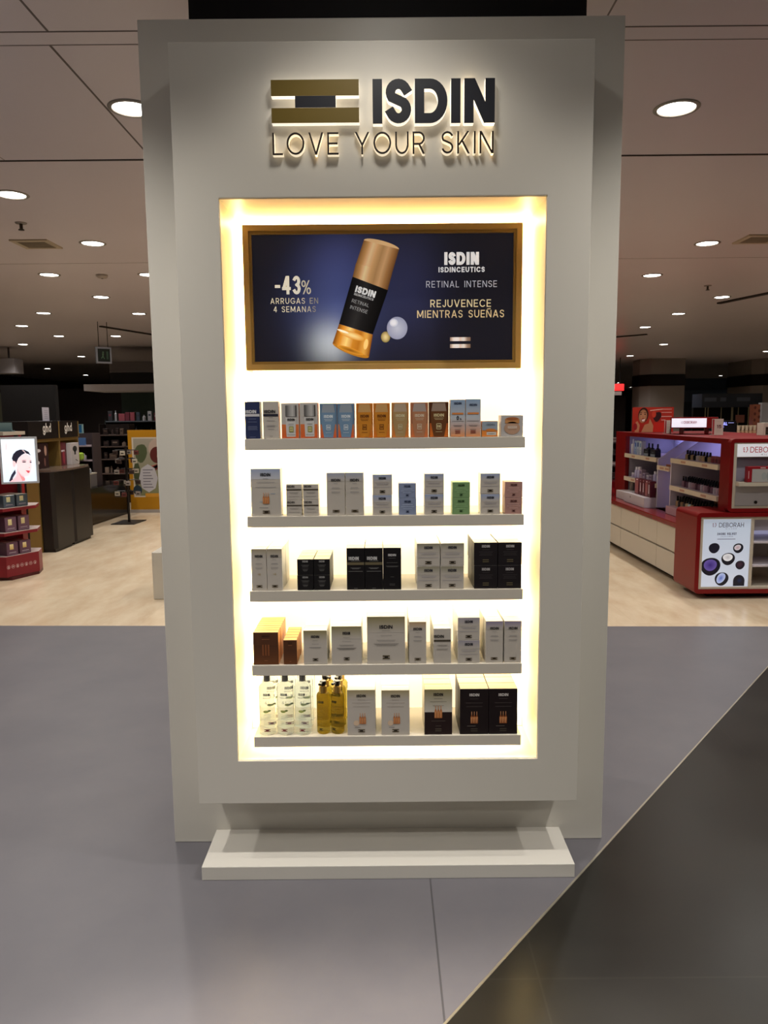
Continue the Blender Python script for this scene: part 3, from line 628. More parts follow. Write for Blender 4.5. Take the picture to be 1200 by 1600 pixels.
        isdin(mb, F, c, h * (.78 if k != 'big' else .745), w * sz, h * .075, '26242a'); lines(mb, F, c, 0, w, [(h * .70, .22), (h * .60, .3), (h * .50, .5), (h * .48, .45)], '8e8a86')
        if k != 's3': lines(mb, F, c, 0, w, [(h * .42, .66), (h * .38, .5), (h * .4, .6)], '5c5856')
        emblem(mb, F, c, h * .10, w * (.24 if k == 's3' else .19), h * .075, '4a3e22', '1e1e22')
    elif k in ('a1', 'a2'):
        rect(mb, F, .0008, h * .78, w - .0008, h - .001, GREY, 1, top='a5966c'); isdin(mb, F, c, h * .84, w * .32, h * .06, '2e2a26'); lines(mb, F, c, 0, w, [(h * .78, .26), (h * .71, .66), (h * .63, .6)], '94887c'); art_ampoules(mb, F, c + w * .04, h * .25, 1.0)
        disc(mb, F, c - w * .18, h * .27, w * .1, h * .06, 'd8bda0', 2); lines(mb, F, w * .36, 0, w, [(h * .17, .2)], '39302a'); emblem(mb, F, c, h * .065, w * .24, h * .065, '4c3f22', '222226')
    elif k == 'a3':
        rect(mb, F, .0008, h * .5, w - .0008, h - .001, 'cfc9bf', 1, top='8f8458'); isdin(mb, F, c, h * .86, w * .34, h * .065, '221e1c'); lines(mb, F, c, 0, w, [(h * .80, .3), (h * .73, .6), (h * .64, .4)], '6c665e'); art_ampoules(mb, F, c, h * .37, 1.15); lines(mb, F, c, 0, w, [(h * .30, .5), (h * .19, .2)], '6a5f55'); emblem(mb, F, c, h * .075, w * .22, h * .06, '5c5348')
    elif k == 'a4':
        isdin(mb, F, c, h * .84, w * .34, h * .06, 'cfc9c4'); lines(mb, F, c, 0, w, [(h * .78, .3), (h * .69, .6), (h * .61, .56)], '5c5250'); art_ampoules(mb, F, c, h * .24, 1.1, '8e4f2a'); lines(mb, F, w * .40, 0, w, [(h * .18, .3)], '8a8078'); emblem(mb, F, c, h * .065, w * .24, h * .065, '4e463c')
BASE = {'navy': '2a3358', 'blue': '6886a4', 'orange': 'd27a24', 'tan': 'c4844a', 'rose': 'b4704e', 'brown': '5a3016', 'zero': 'c9ccd0', 'peach': 'c9ccd0', 'smallblue': 'd08848', 'jar': 'b9b4b2',
 'bl': '8590ac', 'gr': '7a9c6a', 'pi': 'ad857c', 'k': '141214', 'kt': '120f12', 'kb': '120f12', 'q': '1d181b', 'br1': '54301a', 'br2': '54301a', 'a4': '1a1012', 'a3': '241413', 'cap': 'c4beb8'}
SIDE = {'cap': 'c8622c', 'blue': 'd0602c', 'br1': 'e0a060', 'br2': 'e0a060', 'zero': 'd8a070', 'peach': 'd8a070', 'a3': 'd8cdb8'}
def carton(k, w, h, d, name='skincare_carton'):
    mb = MB(); base = BASE.get(k, GREY); light = base in (GREY,)
    top = {'k': 'd8c8a0', 'kt': 'd6ceb8', 'kb': 'd6ceb8', 'q': 'd8ceb4', 'a4': 'd0b890', 'a3': 'd0c090', 'br1': 'd9a860', 'br2': 'd9a860'}.get(k, base if not light else 'e6dfcc')  # grey, black and bronze tops: bright niche light painted into their colour
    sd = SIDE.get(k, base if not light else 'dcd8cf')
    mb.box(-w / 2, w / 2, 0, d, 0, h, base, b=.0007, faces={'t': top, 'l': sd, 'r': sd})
    T = Fr((-w / 2, 0, h), (1, 0, 0), (0, 1, 0), (0, 0, 1)); rect(mb, T, .001, .0016, w - .001, .0022, '8f8468', 1); rect(mb, T, w * .3, d - .004, w * .7, d - .0032, '8f8468', 1)
    F = Fr((-w / 2, 0, 0), (1, 0, 0), (0, 0, 1), (0, -1, 0)); design(mb, F, w, h, k)
    return mb.build(name, CARD())
ORDB = ['', 'second', 'third', 'fourth', 'fifth', 'sixth', 'seventh', 'eighth', 'ninth']
def file_of(k, si, x, w, h, z0, d, n, desc, group, name='skincare_carton', cat='box', jx=.0006):
    o = carton(k, w, h, d, name); o.location = (x, FRONT, SZ[si] + z0 + .0004); tag(o, desc, cat, group)
    for j in range(1, n):
        c = o.copy(); COL.objects.link(c); c.location = (x + random.uniform(-jx, jx), FRONT + j * (d + .001), SZ[si] + z0 + .0004)
        c['label'] = '%s back in the file of the %s' % (ORDB[j], desc)
rows = ['top shelf', 'second shelf', 'third shelf', 'fourth shelf', 'bottom shelf']
A_ = [  # shelf, kind, x, w, h, z, depth, files deep, label
 (0, 'navy', -.4112, .0467, .1143, 0, .04, 1, 'navy tall carton with white band, leftmost on top shelf'),
 (0, 'greyband', -.3539, .0485, .1143, 0, .04, 1, 'grey carton with dark band on top shelf beside navy carton'),
 (0, 'cap', -.2940, .0544, .1085, 0, .045, 1, 'left white-and-orange carton picturing a silver-capped tube, top shelf'),
 (0, 'cap', -.2359, .0552, .1096, 0, .045, 1, 'right white-and-orange carton picturing a silver-capped tube, top shelf'),
 (0, 'blue', -.1752, .0528, .1065, 0, .045, 1, 'left blue sunscreen carton with orange corners, top shelf'),
 (0, 'blue', -.1207, .0528, .1065, 0, .045, 1, 'right blue sunscreen carton with orange corners, top shelf'),
 (0, 'orange', -.0629, .0515, .1065, 0, .045, 1, 'left bright orange sunscreen carton, top shelf'),
 (0, 'orange', -.0099, .0515, .1065, 0, .045, 1, 'right bright orange sunscreen carton, top shelf'),
 (0, 'tan', .0478, .0529, .1075, 0, .045, 1, 'tan tinted sunscreen carton on top shelf right of orange ones'),
 (0, 'rose', .1076, .0541, .1075, 0, .045, 1, 'reddish-tan sunscreen carton on top shelf left of dark brown one'),
 (0, 'brown', .1679, .0600, .1085, 0, .045, 1, 'dark brown tinted sunscreen carton on top shelf'),
 (0, 'zero', .2265, .0459, .1154, 0, .04, 1, 'blue-to-orange carton marked 0% on top shelf'),
 (0, 'peach', .2745, .0465, .1163, 0, .04, 1, 'blue-to-peach tall carton right of the 0% carton'),
 (0, 'smallblue', .3266, .0498, .0483, 0, .045, 1, 'small low blue and orange carton on top shelf'),
 (0, 'jar', .3958, .0688, .0656, 0, .06, 1, 'square carton picturing a peach cream jar, right end of top shelf'),
 (1, 'amp', -.3759, .0935, .1488, 0, .05, 1, 'large grey carton with orange ampoules, left end of second shelf'),
 (1, 'tall', -.1558, .0573, .1344, 0, .05, 1, 'left tall bluish-grey carton on second shelf'),
 (1, 'tall', -.0969, .0567, .1344, 0, .05, 1, 'right tall bluish-grey carton on second shelf'),
 (2, 'tallg', -.4048, .0485, .1343, 0, .045, 4, 'left tall grey-gold carton, left end of third shelf'),
 (2, 'tallg', -.3549, .0485, .1343, 0, .045, 4, 'right tall grey-gold carton, left end of third shelf'),
 (2, 'kb', -.0968, .0570, .1347, 0, .055, 3, 'leftmost tall black carton, third shelf'),
 (2, 'kb', -.0388, .0570, .1347, 0, .055, 3, 'middle tall black carton, third shelf'),
 (2, 'kt', .0195, .0570, .1347, 0, .055, 3, 'rightmost tall black carton, third shelf'),
 (3, 'br1', -.3903, .0815, .1069, 0, .026, 7, 'large bronze-brown carton, left end of fourth shelf'),
 (3, 'br2', -.3118, .0438, .0806, 0, .03, 5, 'small bronze-brown carton on fourth shelf'),
 (3, 's3', -.2305, .0760, .1120, 0, .055, 3, 'medium silver carton beside small bronze carton, fourth shelf'),
 (3, 's4', -.1295, .0970, .1251, 0, .07, 2, 'wide silver carton left of the biggest'),
 (3, 'big', -.0018, .1225, .1559, 0, .045, 4, 'biggest silver-gold carton mid fourth shelf'),
 (3, 'talls', .0999, .0553, .1378, 0, .05, 4, 'tall peach-topped silver carton, fourth shelf'),
 (3, 'band', .1795, .0562, .1146, 0, .045, 4, 'grey carton with dark band, front of fourth shelf'),
 (3, 'tallp', .3472, .0556, .1378, 0, .055, 3, 'left tall mauve-grey carton, right end of fourth shelf'),
 (3, 'tallp', .4073, .0556, .1378, 0, .055, 3, 'right tall mauve-grey carton, right end of fourth shelf'),
 (4, 'a1', -.0846, .0919, .1540, 0, .07, 2, 'silver ampoule carton beside the oil bottles'),
 (4, 'a2', .0269, .0919, .1521, 0, .045, 4, 'silver ampoule carton mid bottom shelf'),
 (4, 'a3', .1666, .0906, .1530, 0, .05, 3, 'half silver half black ampoule carton, bottom shelf'),
 (4, 'a4', .2839, .0931, .1540, 0, .055, 3, 'left black ampoule carton, right end of bottom shelf'),
 (4, 'a4', .3785, .0931, .1540, 0, .055, 3, 'right black ampoule carton, right end of bottom shelf')]
GR = ['sunscreens and creams on the top shelf', 'serums and creams on the second shelf', 'gold and black cartons on the third shelf', 'cartons queued on the fourth shelf', 'ampoule cartons on the bottom shelf']
for s_, k, x, w_, h_, z, d, n, lab in A_: file_of(k, s_, x, w_, h_, z, d, n, lab, GR[s_])
ST = [  # two-high stacks: shelf, kind, x, w, h low, h up, depth, n, phrase
 (1, 'band', -.2881, .0482, .0495, .0493, .05, 1, 'small banded grey carton, left of two, second shelf'),
 (1, 'band', -.2345, .0482, .0495, .0493, .05, 1, 'small banded grey carton, right of two, second shelf'),
 (1, 'st', -.0102, .0612, .0635, .0637, .06, 1, 'bluish silver cube left of the blue cartons, second shelf'),
 (1, 'bl', .0694, .0548, .0522, .0470, .055, 1, 'small blue cube carton, second shelf'),
 (1, 'st', .1533, .0610, .0647, .0637, .06, 1, 'bluish silver cube between blue and green cartons'),
 (1, 'gr', .2380, .0552, .0522, .0489, .055, 1, 'small green cube carton, second shelf'),
 (1, 'st', .3303, .0620, .0637, .0641, .06, 1, 'bluish silver cube between green and pink cartons'),
 (1, 'pi', .4036, .0554, .0510, .0500, .055, 1, 'small pink cube carton, second shelf'),
 (2, 'k', -.2578, .0510, .0485, .0510, .055, 3, 'small black cube, left column, third shelf'),
 (2, 'k', -.2048, .0510, .0485, .0510, .055, 3, 'small black cube, right column, third shelf'),
 (2, 'stg', .1350, .0730, .0740, .0730, .06, 3, 'silver-gold cube, left column, third shelf'),
 (2, 'stg', .2105, .0738, .0740, .0730, .06, 3, 'silver-gold cube, right column, third shelf'),
 (2, 'q', .3178, .0742, .0752, .0731, .06, 3, 'large black cube, left column, third shelf'),
 (2, 'q', .3940, .0752, .0752, .0731, .06, 3, 'large black cube, right column, third shelf'),
 (3, 'stp', .2651, .0705, .0755, .0741, .06, 3, 'mauve-silver cube, fourth shelf')]
for s_, k, x, w_, h1, h2, d, n, lab in ST:
    file_of(k, s_, x, w_, h1, 0, d, n, 'lower ' + lab, GR[s_]); file_of(k, s_, x + random.uniform(-.0008, .0008), w_, h2, h1 + .0006, d, n, 'upper ' + lab, GR[s_])

# ---- bottles on the bottom shelf
def make_micellar():
    t = empty('cleansing_water_bottle', (0, 0, 0)); r = .0272
    mb = MB(); mb.lathe(0, 0, [(0, 0), (r - .004, 0), (r, .004), (r, .160), (r - .004, .168), (.012, .176), (.012, .179)], (.93, .97, .97, 1), 32, sy=.8); mb.build('liquid_body', CLEAR(), t, smooth=True)
    mb = MB(); mb.lathe(0, 0, [(.0095, .179), (.0105, .180), (.0105, .1995), (.0095, .201), (0, .201)], lin('8f8f8d'), 24); mb.build('cap', PAINT(), t, smooth=True)
    mb = MB(); F = Cyl(r + .0004, 0, .8)
    ink = '34343a'
    isdin(mb, F, 0, .135, .022, .0085, ink, 1); text(mb, F, 'MICELLAR', 0, .126, .0045, '8c9094', t=.0007, gap=.0008, align='c', width=.024, l=1); text(mb, F, '4', -.0062, .107, .010, '8a9094', t=.0008, l=1); text(mb, F, '1', .004, .107, .010, '8a9094', t=.0008, l=1); rect(mb, F, -.001, .109, .003, .110, '8a9094', 1)
    disc(mb, F, -.003, .082, .009, .0045, 'a9b463', 1); disc(mb, F, .008, .085, .005, .003, '6f8040', 1); rect(mb, F, -.010, .0835, .009, .0845, '55643a', 2)
    for k in range(9): rect(mb, F, -.0125 + .001 * (k % 3), .038 + k * .0042, .0125 - .0012 * (k % 2), .0388 + k * .0042, '9fb0bd', 1)
    emblem(mb, F, 0, .0135, .020, .0085, '8c1f1c', '8c1f1c', 1); mb.build('printed_label', CARD(), t)
    return t
def make_oil():
    t = empty('cleansing_oil_bottle', (0, 0, 0)); r = .0220
    mb = MB(); mb.lathe(0, 0, [(0, 0), (r - .003, 0), (r, .004), (r, .128), (r - .003, .134), (.0125, .136)], (.62, .52, .14, 1), 32); mb.build('oil_body', mat('clear_oil_bottle', .15, trans=.9, ior=1.07), t, smooth=True)
    mb = MB(); mb.lathe(0, 0, [(.0125, .136), (.0125, .158), (.0105, .160), (0, .160)], lin('c9a45c'), 24); mb.build('collar', METAL(), t, smooth=True)
    mb = MB(); mb.lathe(0, 0, [(.004, .159), (.004, .162)], lin('15120f'), 12); mb.lathe(0, 0, [(.0095, .162), (.0110, .164), (.0110, .174), (.0095, .176), (0, .176)], lin('1c1612'), 20); mb.box(-.0045, .0045, -.028, 0, .168, .1745, lin('1c1612'), .001); mb.build('pump', GLOSS(), t, smooth=True)
    mb = MB(); F = Cyl(r + .0004, 0); isdin(mb, F, 0, .106, .020, .008, '2c2a18', 1)
    for k, f in enumerate((.6, .8, .5, .7, .9, .6)): rect(mb, F, -.010 * f, .036 + k * .009, .010 * f, .0368 + k * .009, '8a8450', 1)
    emblem(mb, F, 0, .0125, .015, .008, '1c1a14', '1c1a14', 1); mb.build('printed_label', CARD(), t)
    return t
mc = make_micellar(); kids = children(mc); first = True
for i, x in enumerate((-.3936, -.3345, -.2772)):
    for j in range(3):
        o = mc if first else copy_tree(mc, kids=kids); first = False
        o.location = (x + .001 * j, FRONT + .0222 + j * .060, SZ[4] + .0005); o.rotation_euler.z = (.02, -.13, -.06)[i] if j == 0 else random.uniform(-.2, .2)
        col_ = ('leftmost', 'middle', 'rightmost')[i]
        tag(o, 'clear cleansing water bottle, %s' % ('%s of the front three on bottom shelf' % col_ if j == 0 else '%s from front in the %s file on bottom shelf' % (ORDB[j], col_)), 'bottle', 'clear cleansing water bottles on the bottom shelf')
ol = make_oil(); kids = children(ol); first = True
for i, x in enumerate((-.2108, -.1642)):
    for j in range(3):
        o = ol if first else copy_tree(ol, kids=kids); first = False
        o.location = (x + .003 * j, FRONT + .0236 + .006 + j * .058, SZ[4] + .0005); o.rotation_euler.z = (-.35, -.55)[i] + (0 if j == 0 else random.uniform(0, 1.2))
        o['sc'] = 1; del o['sc']
        tag(o, 'yellow oil pump bottle, %s' % ('%s front one beside the clear bottles' % ('left', 'right')[i] if j == 0 else '%s from front in the %s file on bottom shelf' % (ORDB[j], ('left', 'right')[i])), 'bottle', 'yellow oil pump bottles on the bottom shelf')

# ================================================================== RIGHT SIDE: RED AND WHITE MAKE-UP ISLAND
RED = lin('771113'); REDD = lin('6c0d12'); OFFW = lin('c2b8a8'); ACR = lin('c9c2cc')
IS = tag(empty('makeup_island', (2.56, 6.0, 0)), 'red-framed white make-up island counter with drawers and lit shelves, right of the tower', 'shop counter')
IRED = mat('red_lacquer', .33, spec=.35)
def ib(mb, name, M=None, parent=IS, **k):
    mb.v = [(a - 2.56, b_ - 6.0, c_) for a, b_, c_ in mb.v]; return mb.build(name, M or PAINT(), parent, **k)
mb = MB(); mb.box(2.66, 3.8, 6.1, 9.75, 0, .06, lin('1b1615')); ib(mb, 'toe_kick', MATT())
mb = MB(); mb.box(2.58, 3.8, 6.44, 9.8, .06, .50, lin('b5ab9b')); ib(mb, 'cabinet_body')
# drawer fronts: two rows, five columns, each front its own part
ys = [6.45, 7.02, 7.52, 8.10, 8.62, 9.3, 9.8]
for i in range(6):
    for z0, z1 in ((.065, .268), (.284, .498)):
        if z0 < .1 and i in (2, 4): continue
        e = ys[i + 2] if z0 < .1 and i in (1, 3) else ys[i + 1]
        mb = MB(); mb.box(2.560, 2.579, ys[i] + .003, e - .003, z0, z1, OFFW); ib(mb, 'drawer_front', bevel=.002)
mb = MB(); mb.box(2.545, 3.8, 6.43, 9.82, .502, .550, RED); ib(mb, 'countertop', GLOSS(), bevel=.006)
# lower end unit
def rring(x0, x1, z0, z1, t, y0, y1, col, name, r=.035):
    o_, i_ = [], []
    for cx, cz, a0 in ((x1 - r, z1 - r, 0), (x0 + r, z1 - r, 90), (x0 + r, z0 + r, 180), (x1 - r, z0 + r, 270)):
        for k in range(7):
            a = math.radians(a0 + 15 * k); o_.append((cx + r * math.cos(a), cz + r * math.sin(a)))
            sx, sz = (1 if a0 in (0, 270) else -1), (1 if a0 in (0, 90) else -1)
            i_.append((cx + (r - t) * math.cos(a) if r > t else cx + sx * (r - t), cz + (r - t) * math.sin(a) if r > t else cz + sz * (r - t)))
    mb = MB(); n = len(o_)
    for k in range(n):
        l = (k + 1) % n; mid = ((o_[k][0] + i_[k][0]) / 2, (y0 + y1) / 2, (o_[k][1] + i_[k][1]) / 2)
        for y in (y0, y1): mb.poly([(o_[k][0], y, o_[k][1]), (o_[l][0], y, o_[l][1]), (i_[l][0], y, i_[l][1]), (i_[k][0], y, i_[k][1])], col, mid)
        mb.poly([(o_[k][0], y0, o_[k][1]), (o_[l][0], y0, o_[l][1]), (o_[l][0], y1, o_[l][1]), (o_[k][0], y1, o_[k][1])], col, mid)
        mb.poly([(i_[k][0], y0, i_[k][1]), (i_[l][0], y0, i_[l][1]), (i_[l][0], y1, i_[l][1]), (i_[k][0], y1, i_[k][1])], col, mid)
    return ib(mb, name, IRED)
rring(2.502, 3.82, .048, .708, .034, 5.99, 6.428, RED, 'red_end_frame')
mb = MB(); mb.box(2.537, 3.785, 6.39, 6.425, .083, .673, OFFW); mb.box(2.537, 2.56, 6.0, 6.39, .083, .673, OFFW); mb.box(2.945, 2.968, 6.0, 6.39, .083, .673, OFFW); mb.box(2.56, 2.945, 6.0, 6.39, .083, .10, OFFW); mb.box(2.56, 2.945, 6.0, 6.39, .656, .673, OFFW)
mb.box(2.968, 3.785, 6.0, 6.39, .083, .10, OFFW); mb.box(2.968, 3.785, 6.0, 6.39, .650, .673, OFFW); mb.box(3.762, 3.785, 6.0, 6.39, .10, .65, OFFW); ib(mb, 'end_carcass', bevel=.001)
for z in (.455, .262): mb = MB(); mb.box(2.9685, 3.7615, 6.01, 6.39, z, z + .014, ACR); ib(mb, 'end_shelf')
mb = MB(); mb.box(2.9705, 3.75, 6.36, 6.385, .475, .64, (.66, .66, .95, 1)); ib(mb, 'lit_back_panel', mat('lit_panel', .5, emit=.30))
# poster with pebbles, a lit sign panel
mb = MB(); mb.box(2.562, 2.943, 6.006, 6.03, .102, .654, lin('b6bcc9')); PF = Fr((2.562, 6.006, .102), (1, 0, 0), (0, 0, 1), (0, -1, 0)); pw, ph = .381, .552
rect(mb, PF, .003, .003, pw - .003, ph - .003, 'b9c0d0', 1, top='a9b4c4')
pp = lambda a, b_: ((a - 345) / 655 * pw, (1140 - b_) / 885 * ph)
def leaf_mark(mb, F, u, v, h, col, l=3):
    for (a, b_, ra, rb, ro) in ((.18, .80, .16, .10, .5), (.20, .50, .20, .08, .1), (.22, .18, .16, .10, -.5), (.72, .85, .10, .16, .4), (.80, .50, .09, .20, 0), (.66, .16, .18, .08, .7)): disc(mb, F, u + a * h, v + b_ * h, ra * h, rb * h, col, l, n=10, rot=ro)
u, v = pp(468, 358); leaf_mark(mb, PF, u, v, .036, '6a4a5c')
u, v = pp(560, 358); text(mb, PF, 'DEBORAH', u, v, .036, '2e2236', t=.0044, gap=.004, width=.200)
u, v = pp(655, 386); text(mb, PF, 'MILANO', u, v, .0085, '6a6880', t=.0014, gap=.009, width=.088)
u, v = pp(675, 460); text(mb, PF, '24ORE VELVET', u, v, .0185, '3a3a50', t=.0042, gap=.003, width=.155, align='c')
u, v = pp(675, 487); text(mb, PF, 'COLOR POWDER', u, v, .009, '6f7086', t=.0012, gap=.002, width=.10, align='c'); rect(mb, PF, pp(545, 0)[0], pp(0, 517)[1], pp(795, 0)[0], pp(0, 509)[1], '5c5c74', 2)
for (a, b_, ra, rb, c1, c2, ro) in ((507, 630, 72, 70, '14131f', None, 0), (841, 633, 68, 66, '14131c', ('a58a90', 'b9b4bc', -8, -8, 46, 36), .3), (708, 774, 90, 84, '14131c', ('a3a3aa', 'd0d0d4', -6, -20, 66, 50), 0), (468, 872, 130, 122, '100e1a', ('2f1c66', '5a4a90', -4, -18, 88, 78), 0),
        (878, 855, 62, 60, '14121c', ('3c2430', '241a26', -6, -6, 44, 44), 0), (630, 1037, 92, 92, '14131c', ('4a5fae', 'aab6d8', -10, -10, 52, 76), -.5)):
    u, v = pp(a, b_); disc(mb, PF, u, v, ra / 655 * pw, rb / 885 * ph, c1, 3, n=28, wob=.05)
    if c2: disc(mb, PF, u + c2[2] / 655 * pw, v - c2[3] / 885 * ph, c2[4] / 655 * pw, c2[5] / 885 * ph, c2[0], 4, edge=c2[1], n=24, rot=ro, wob=.04)
a0 = [pp(872 + 80 * math.cos(math.radians(t)), 1064 - 78 * math.sin(math.radians(t))) for t in range(0, 181, 15)]; shape(mb, PF, [pp(950, 1132)] + a0 + [pp(793, 1132)], '171620', 3)
disc(mb, PF, *pp(880, 1060), .024, .024, '1c2444', 4, edge='171620')
ib(mb, 'pebble_poster', BACKLIT())
# upper shelving
mb = MB(); mb.box(2.765, 3.76, 6.03, 6.06, .725, 1.245, OFFW)
ib(mb, 'upper_end_back')
def yring(y0, y1, z0, z1, t, x0, x1, col, name, r=.03):
    mb = MB(); oc = [(y0, z0), (y1, z0), (y1, z1), (y0, z1)]; ic = [(y0 + t[0], z0 + t[2]), (y1 - t[1], z0 + t[2]), (y1 - t[1], z1 - t[3]), (y0 + t[0], z1 - t[3])]
    for k in range(4):
        l = (k + 1) % 4; mid = ((x0 + x1) / 2, (oc[k][0] + ic[l][0]) / 2, (oc[k][1] + ic[l][1]) / 2)
        for x in (x0, x1): mb.poly([(x, *oc[k]), (x, *oc[l]), (x, *ic[l]), (x, *ic[k])], col, mid)
        mb.poly([(x0, *oc[k]), (x0, *oc[l]), (x1, *oc[l]), (x1, *oc[k])], col, mid); mb.poly([(x0, *ic[k]), (x0, *ic[l]), (x1, *ic[l]), (x1, *ic[k])], col, mid)
    return ib(mb, name, IRED, bevel=.008, weld=True)
rring(2.745, 3.8, .712, 1.296, .030, 5.995, 6.055, RED, 'red_top_frame')
mb = MB(); mb.ring((2.776, 3.77, .742, 1.266), (2.800, 3.745, .760, 1.15), 5.998, 6.025, OFFW); mb.box(2.80, 3.745, 5.998, 6.025, .925, .955, OFFW)
ib(mb, 'white_end_frame')
mb = MB(); mb.box(2.80, 3.745, 5.993, 5.998, 1.155, 1.255, lin('c4c4c8')); UF = Fr((2.80, 5.993, 1.155), (1, 0, 0), (0, 0, 1), (0, -1, 0))
leaf_mark(mb, UF, .042, .033, .045, '8c2430', 2); text(mb, UF, 'DEBORAH', .10, .033, .045, '8c1c28', t=.0055, gap=.005, width=.25, l=2); text(mb, UF, 'MILANO', .19, .012, .010, '5a4a58', t=.0016, gap=.012, width=.11, l=2); ib(mb, 'name_panel', BACKLIT())
mb = MB(); mb.box(2.80, 3.745, 6.000, 6.02, .762, .923, lin('a9a5a8')); ib(mb, 'locked_flap', bevel=.002)
mb = MB(); mb.lathe(0, 0, [(0, 0), (.013, 0), (.013, .006), (.010, .008), (0, .008)], lin('35302e'), 18); mb.v = [(2.967 + a, 6.0 - c_, .790 + b_) for a, b_, c_ in mb.v]; ib(mb, 'lock', METAL())
yring(6.056, 8.98, .552, 1.296, (.13, .36, .0, .045), 2.750, 2.80, RED, 'red_side_frame')
mb = MB(); mb.box(2.80, 3.78, 6.06, 8.98, 1.262, 1.294, REDD); ib(mb, 'top_panel', MATT())
mb = MB(); mb.box(3.30, 3.32, 6.06, 8.97, .552, 1.26, lin('aaa8bc')); mb.box(2.80, 3.30, 6.062, 6.18, .552, 1.26, lin('aaa8bc')); mb.box(2.80, 3.30, 8.62, 8.97, .552, 1.26, lin('9a96a4')); ib(mb, 'back_and_cheeks')
def edge_shelf(y0, y1, z, name='display_shelf', x0=2.755):
    mb = MB(); mb.box(x0, 3.30, y0, y1, z - .012, z, lin('b8a9b4')); mb.box(x0 - .02, x0, y0, y1, z - .040, z + .004, lin('d2c4ae'))
    Fs = Fr((x0 - .02, y1, z - .04), (0, -1, 0), (0, 0, 1), (-1, 0, 0))
    for k in range(2): u = (y1 - y0) * (.25 + .45 * k); rect(mb, Fs, u, .012, u + .11, .032, 'b0826a', 1)
    o = ib(mb, name, bevel=.002); return o
edge_shelf(7.60, 8.60, 1.055); edge_shelf(7.60, 8.60, .795); edge_shelf(6.19, 7.22, 1.075); edge_shelf(6.19, 7.22, .815); edge_shelf(7.25, 7.57, .985)
for y in (7.235, 7.585):
    mb = MB(); pr = [(2.75, .56), (2.75, 1.045), (3.05, 1.258), (3.30, 1.258), (3.30, .56)]; c = (3.0, y, .9)
    for yy in (y - .008, y + .008): mb.poly([(a, yy, b_) for a, b_ in pr], lin('c2bac8'), c)
    for k in range(5): l = (k + 1) % 5; mb.poly([(pr[k][0], y - .008, pr[k][1]), (pr[l][0], y - .008, pr[l][1]), (pr[l][0], y + .008, pr[l][1]), (pr[k][0], y + .008, pr[k][1])], lin('dcd6da'), c)
    ib(mb, 'sloped_divider')
mb = MB(); mb.box(2.70, 3.30, 6.30, 7.20, .551, .625, lin('b8949c')); ib(mb, 'tray_riser', bevel=.003)
mb = MB(); mb.box(2.63, 3.28, 7.60, 8.25, .551, .655, lin('b9b0b4')); mb.box(2.66, 3.28, 8.26, 8.62, .551, .64, lin('b9b0b0')); LK = Fr((2.63, 8.25, .551), (0, -1, 0), (0, 0, 1), (-1, 0, 0)); disc(mb, LK, .22, .07, .012, .012, '2c2626', 1); ib(mb, 'white_riser', bevel=.003)
LB = mat('cool_led', .5, emit=6)
for y0, y1, z in ((7.7, 8.5, 1.2595), (6.3, 7.15, 1.2595), (7.28, 7.54, .970), (7.28, 7.54, 1.2595)):
    mb = MB(); mb.box(3.16, 3.26, y0, y1, z - .006, z, (.50, .50, 1, 1)); ib(mb, 'led_bar', LB)
# lit name box on the top
NB = tag(empty('lit_name_box', (2.62, 7.0, 1.297)), 'small red box with glowing white name panel on top of the make-up island', 'sign')
mb = MB(); mb.box(.25, .68, .0, .40, .058, .165, RED); mb.box(.33, .37, .05, .3, 0, .058, REDD); mb.box(.56, .60, .05, .3, 0, .058, REDD); mb.build('red_case', GLOSS(), NB, bevel=.006)
mb = MB(); mb.box(.262, .578, -.006, .0, .068, .155, (.80, .80, .92, 1)); NF = Fr((.262, -.0065, .068), (1, 0, 0), (0, 0, 1), (0, -1, 0)); leaf_mark(mb, NF, .085, .036, .024, '7a3a4a', 2); text(mb, NF, 'DEBORAH', .112, .036, .026, '7a2a3a', t=.004, gap=.003, width=.115, l=2); text(mb, NF, 'MILANO', .12, .018, .007, '9a8a9a', t=.001, gap=.005, width=.07, l=2)
mb.build('glowing_panel', mat('backlit_white', .4, emit=.7), NB)
NB.location.x = 2.42
NB.location = (2.60, 7.60, 1.297); NB.rotation_euler.z = -.42

def person_head(mb, F, pal, l=3):
    """three-quarter portrait in unit square coordinates (0..1), facing right, hair pulled back"""
    sk, sh, hr, lip = pal
    sc = lambda pts: [(a, b_) for a, b_ in pts]
    return sk, sh, hr, lip
def U(F, w, h, pts): return [(a * w, b_ * h) for a, b_ in pts]
# red poster with a smiling woman
RP = tag(empty('counter_poster', (2.765, 8.45, 1.297)), 'red poster of a smiling woman beside lettering, standing on the make-up island', 'poster')
mb = MB(); w_, h_ = .455, .275; mb.box(0, w_, 0, .012, 0, h_, lin('b3281c')); F = Fr((0, 0, 0), (1, 0, 0), (0, 0, 1), (0, -1, 0))
rect(mb, F, .002, .002, w_ - .002, h_ - .002, 'a8241a', 1, top='c23a2a')
shape(mb, F, U(F, w_, h_, [(.22, 0), (.58, 0), (.50, .30), (.42, .55), (.40, .35), (.30, .30)]), 'c08a66', 2)
shape(mb, F, U(F, w_, h_, [(.50, 0), (.98, 0), (.98, .38), (.52, .38)]), 'cc2a20', 3)
disc(mb, F, .26 * w_, .68 * h_, .125 * w_, .31 * h_, '3a1c16', 2, rot=-.1); disc(mb, F, .25 * w_, .64 * h_, .10 * w_, .27 * h_, 'd09a74', 3, edge='b07a58', rot=-.1)
shape(mb, F, U(F, w_, h_, [(.22, .50), (.31, .54), (.29, .44), (.24, .43)]), 'f0e8e0', 5); disc(mb, F, .265 * w_, .49 * h_, .055 * w_, .07 * h_, '9a2a22', 4)
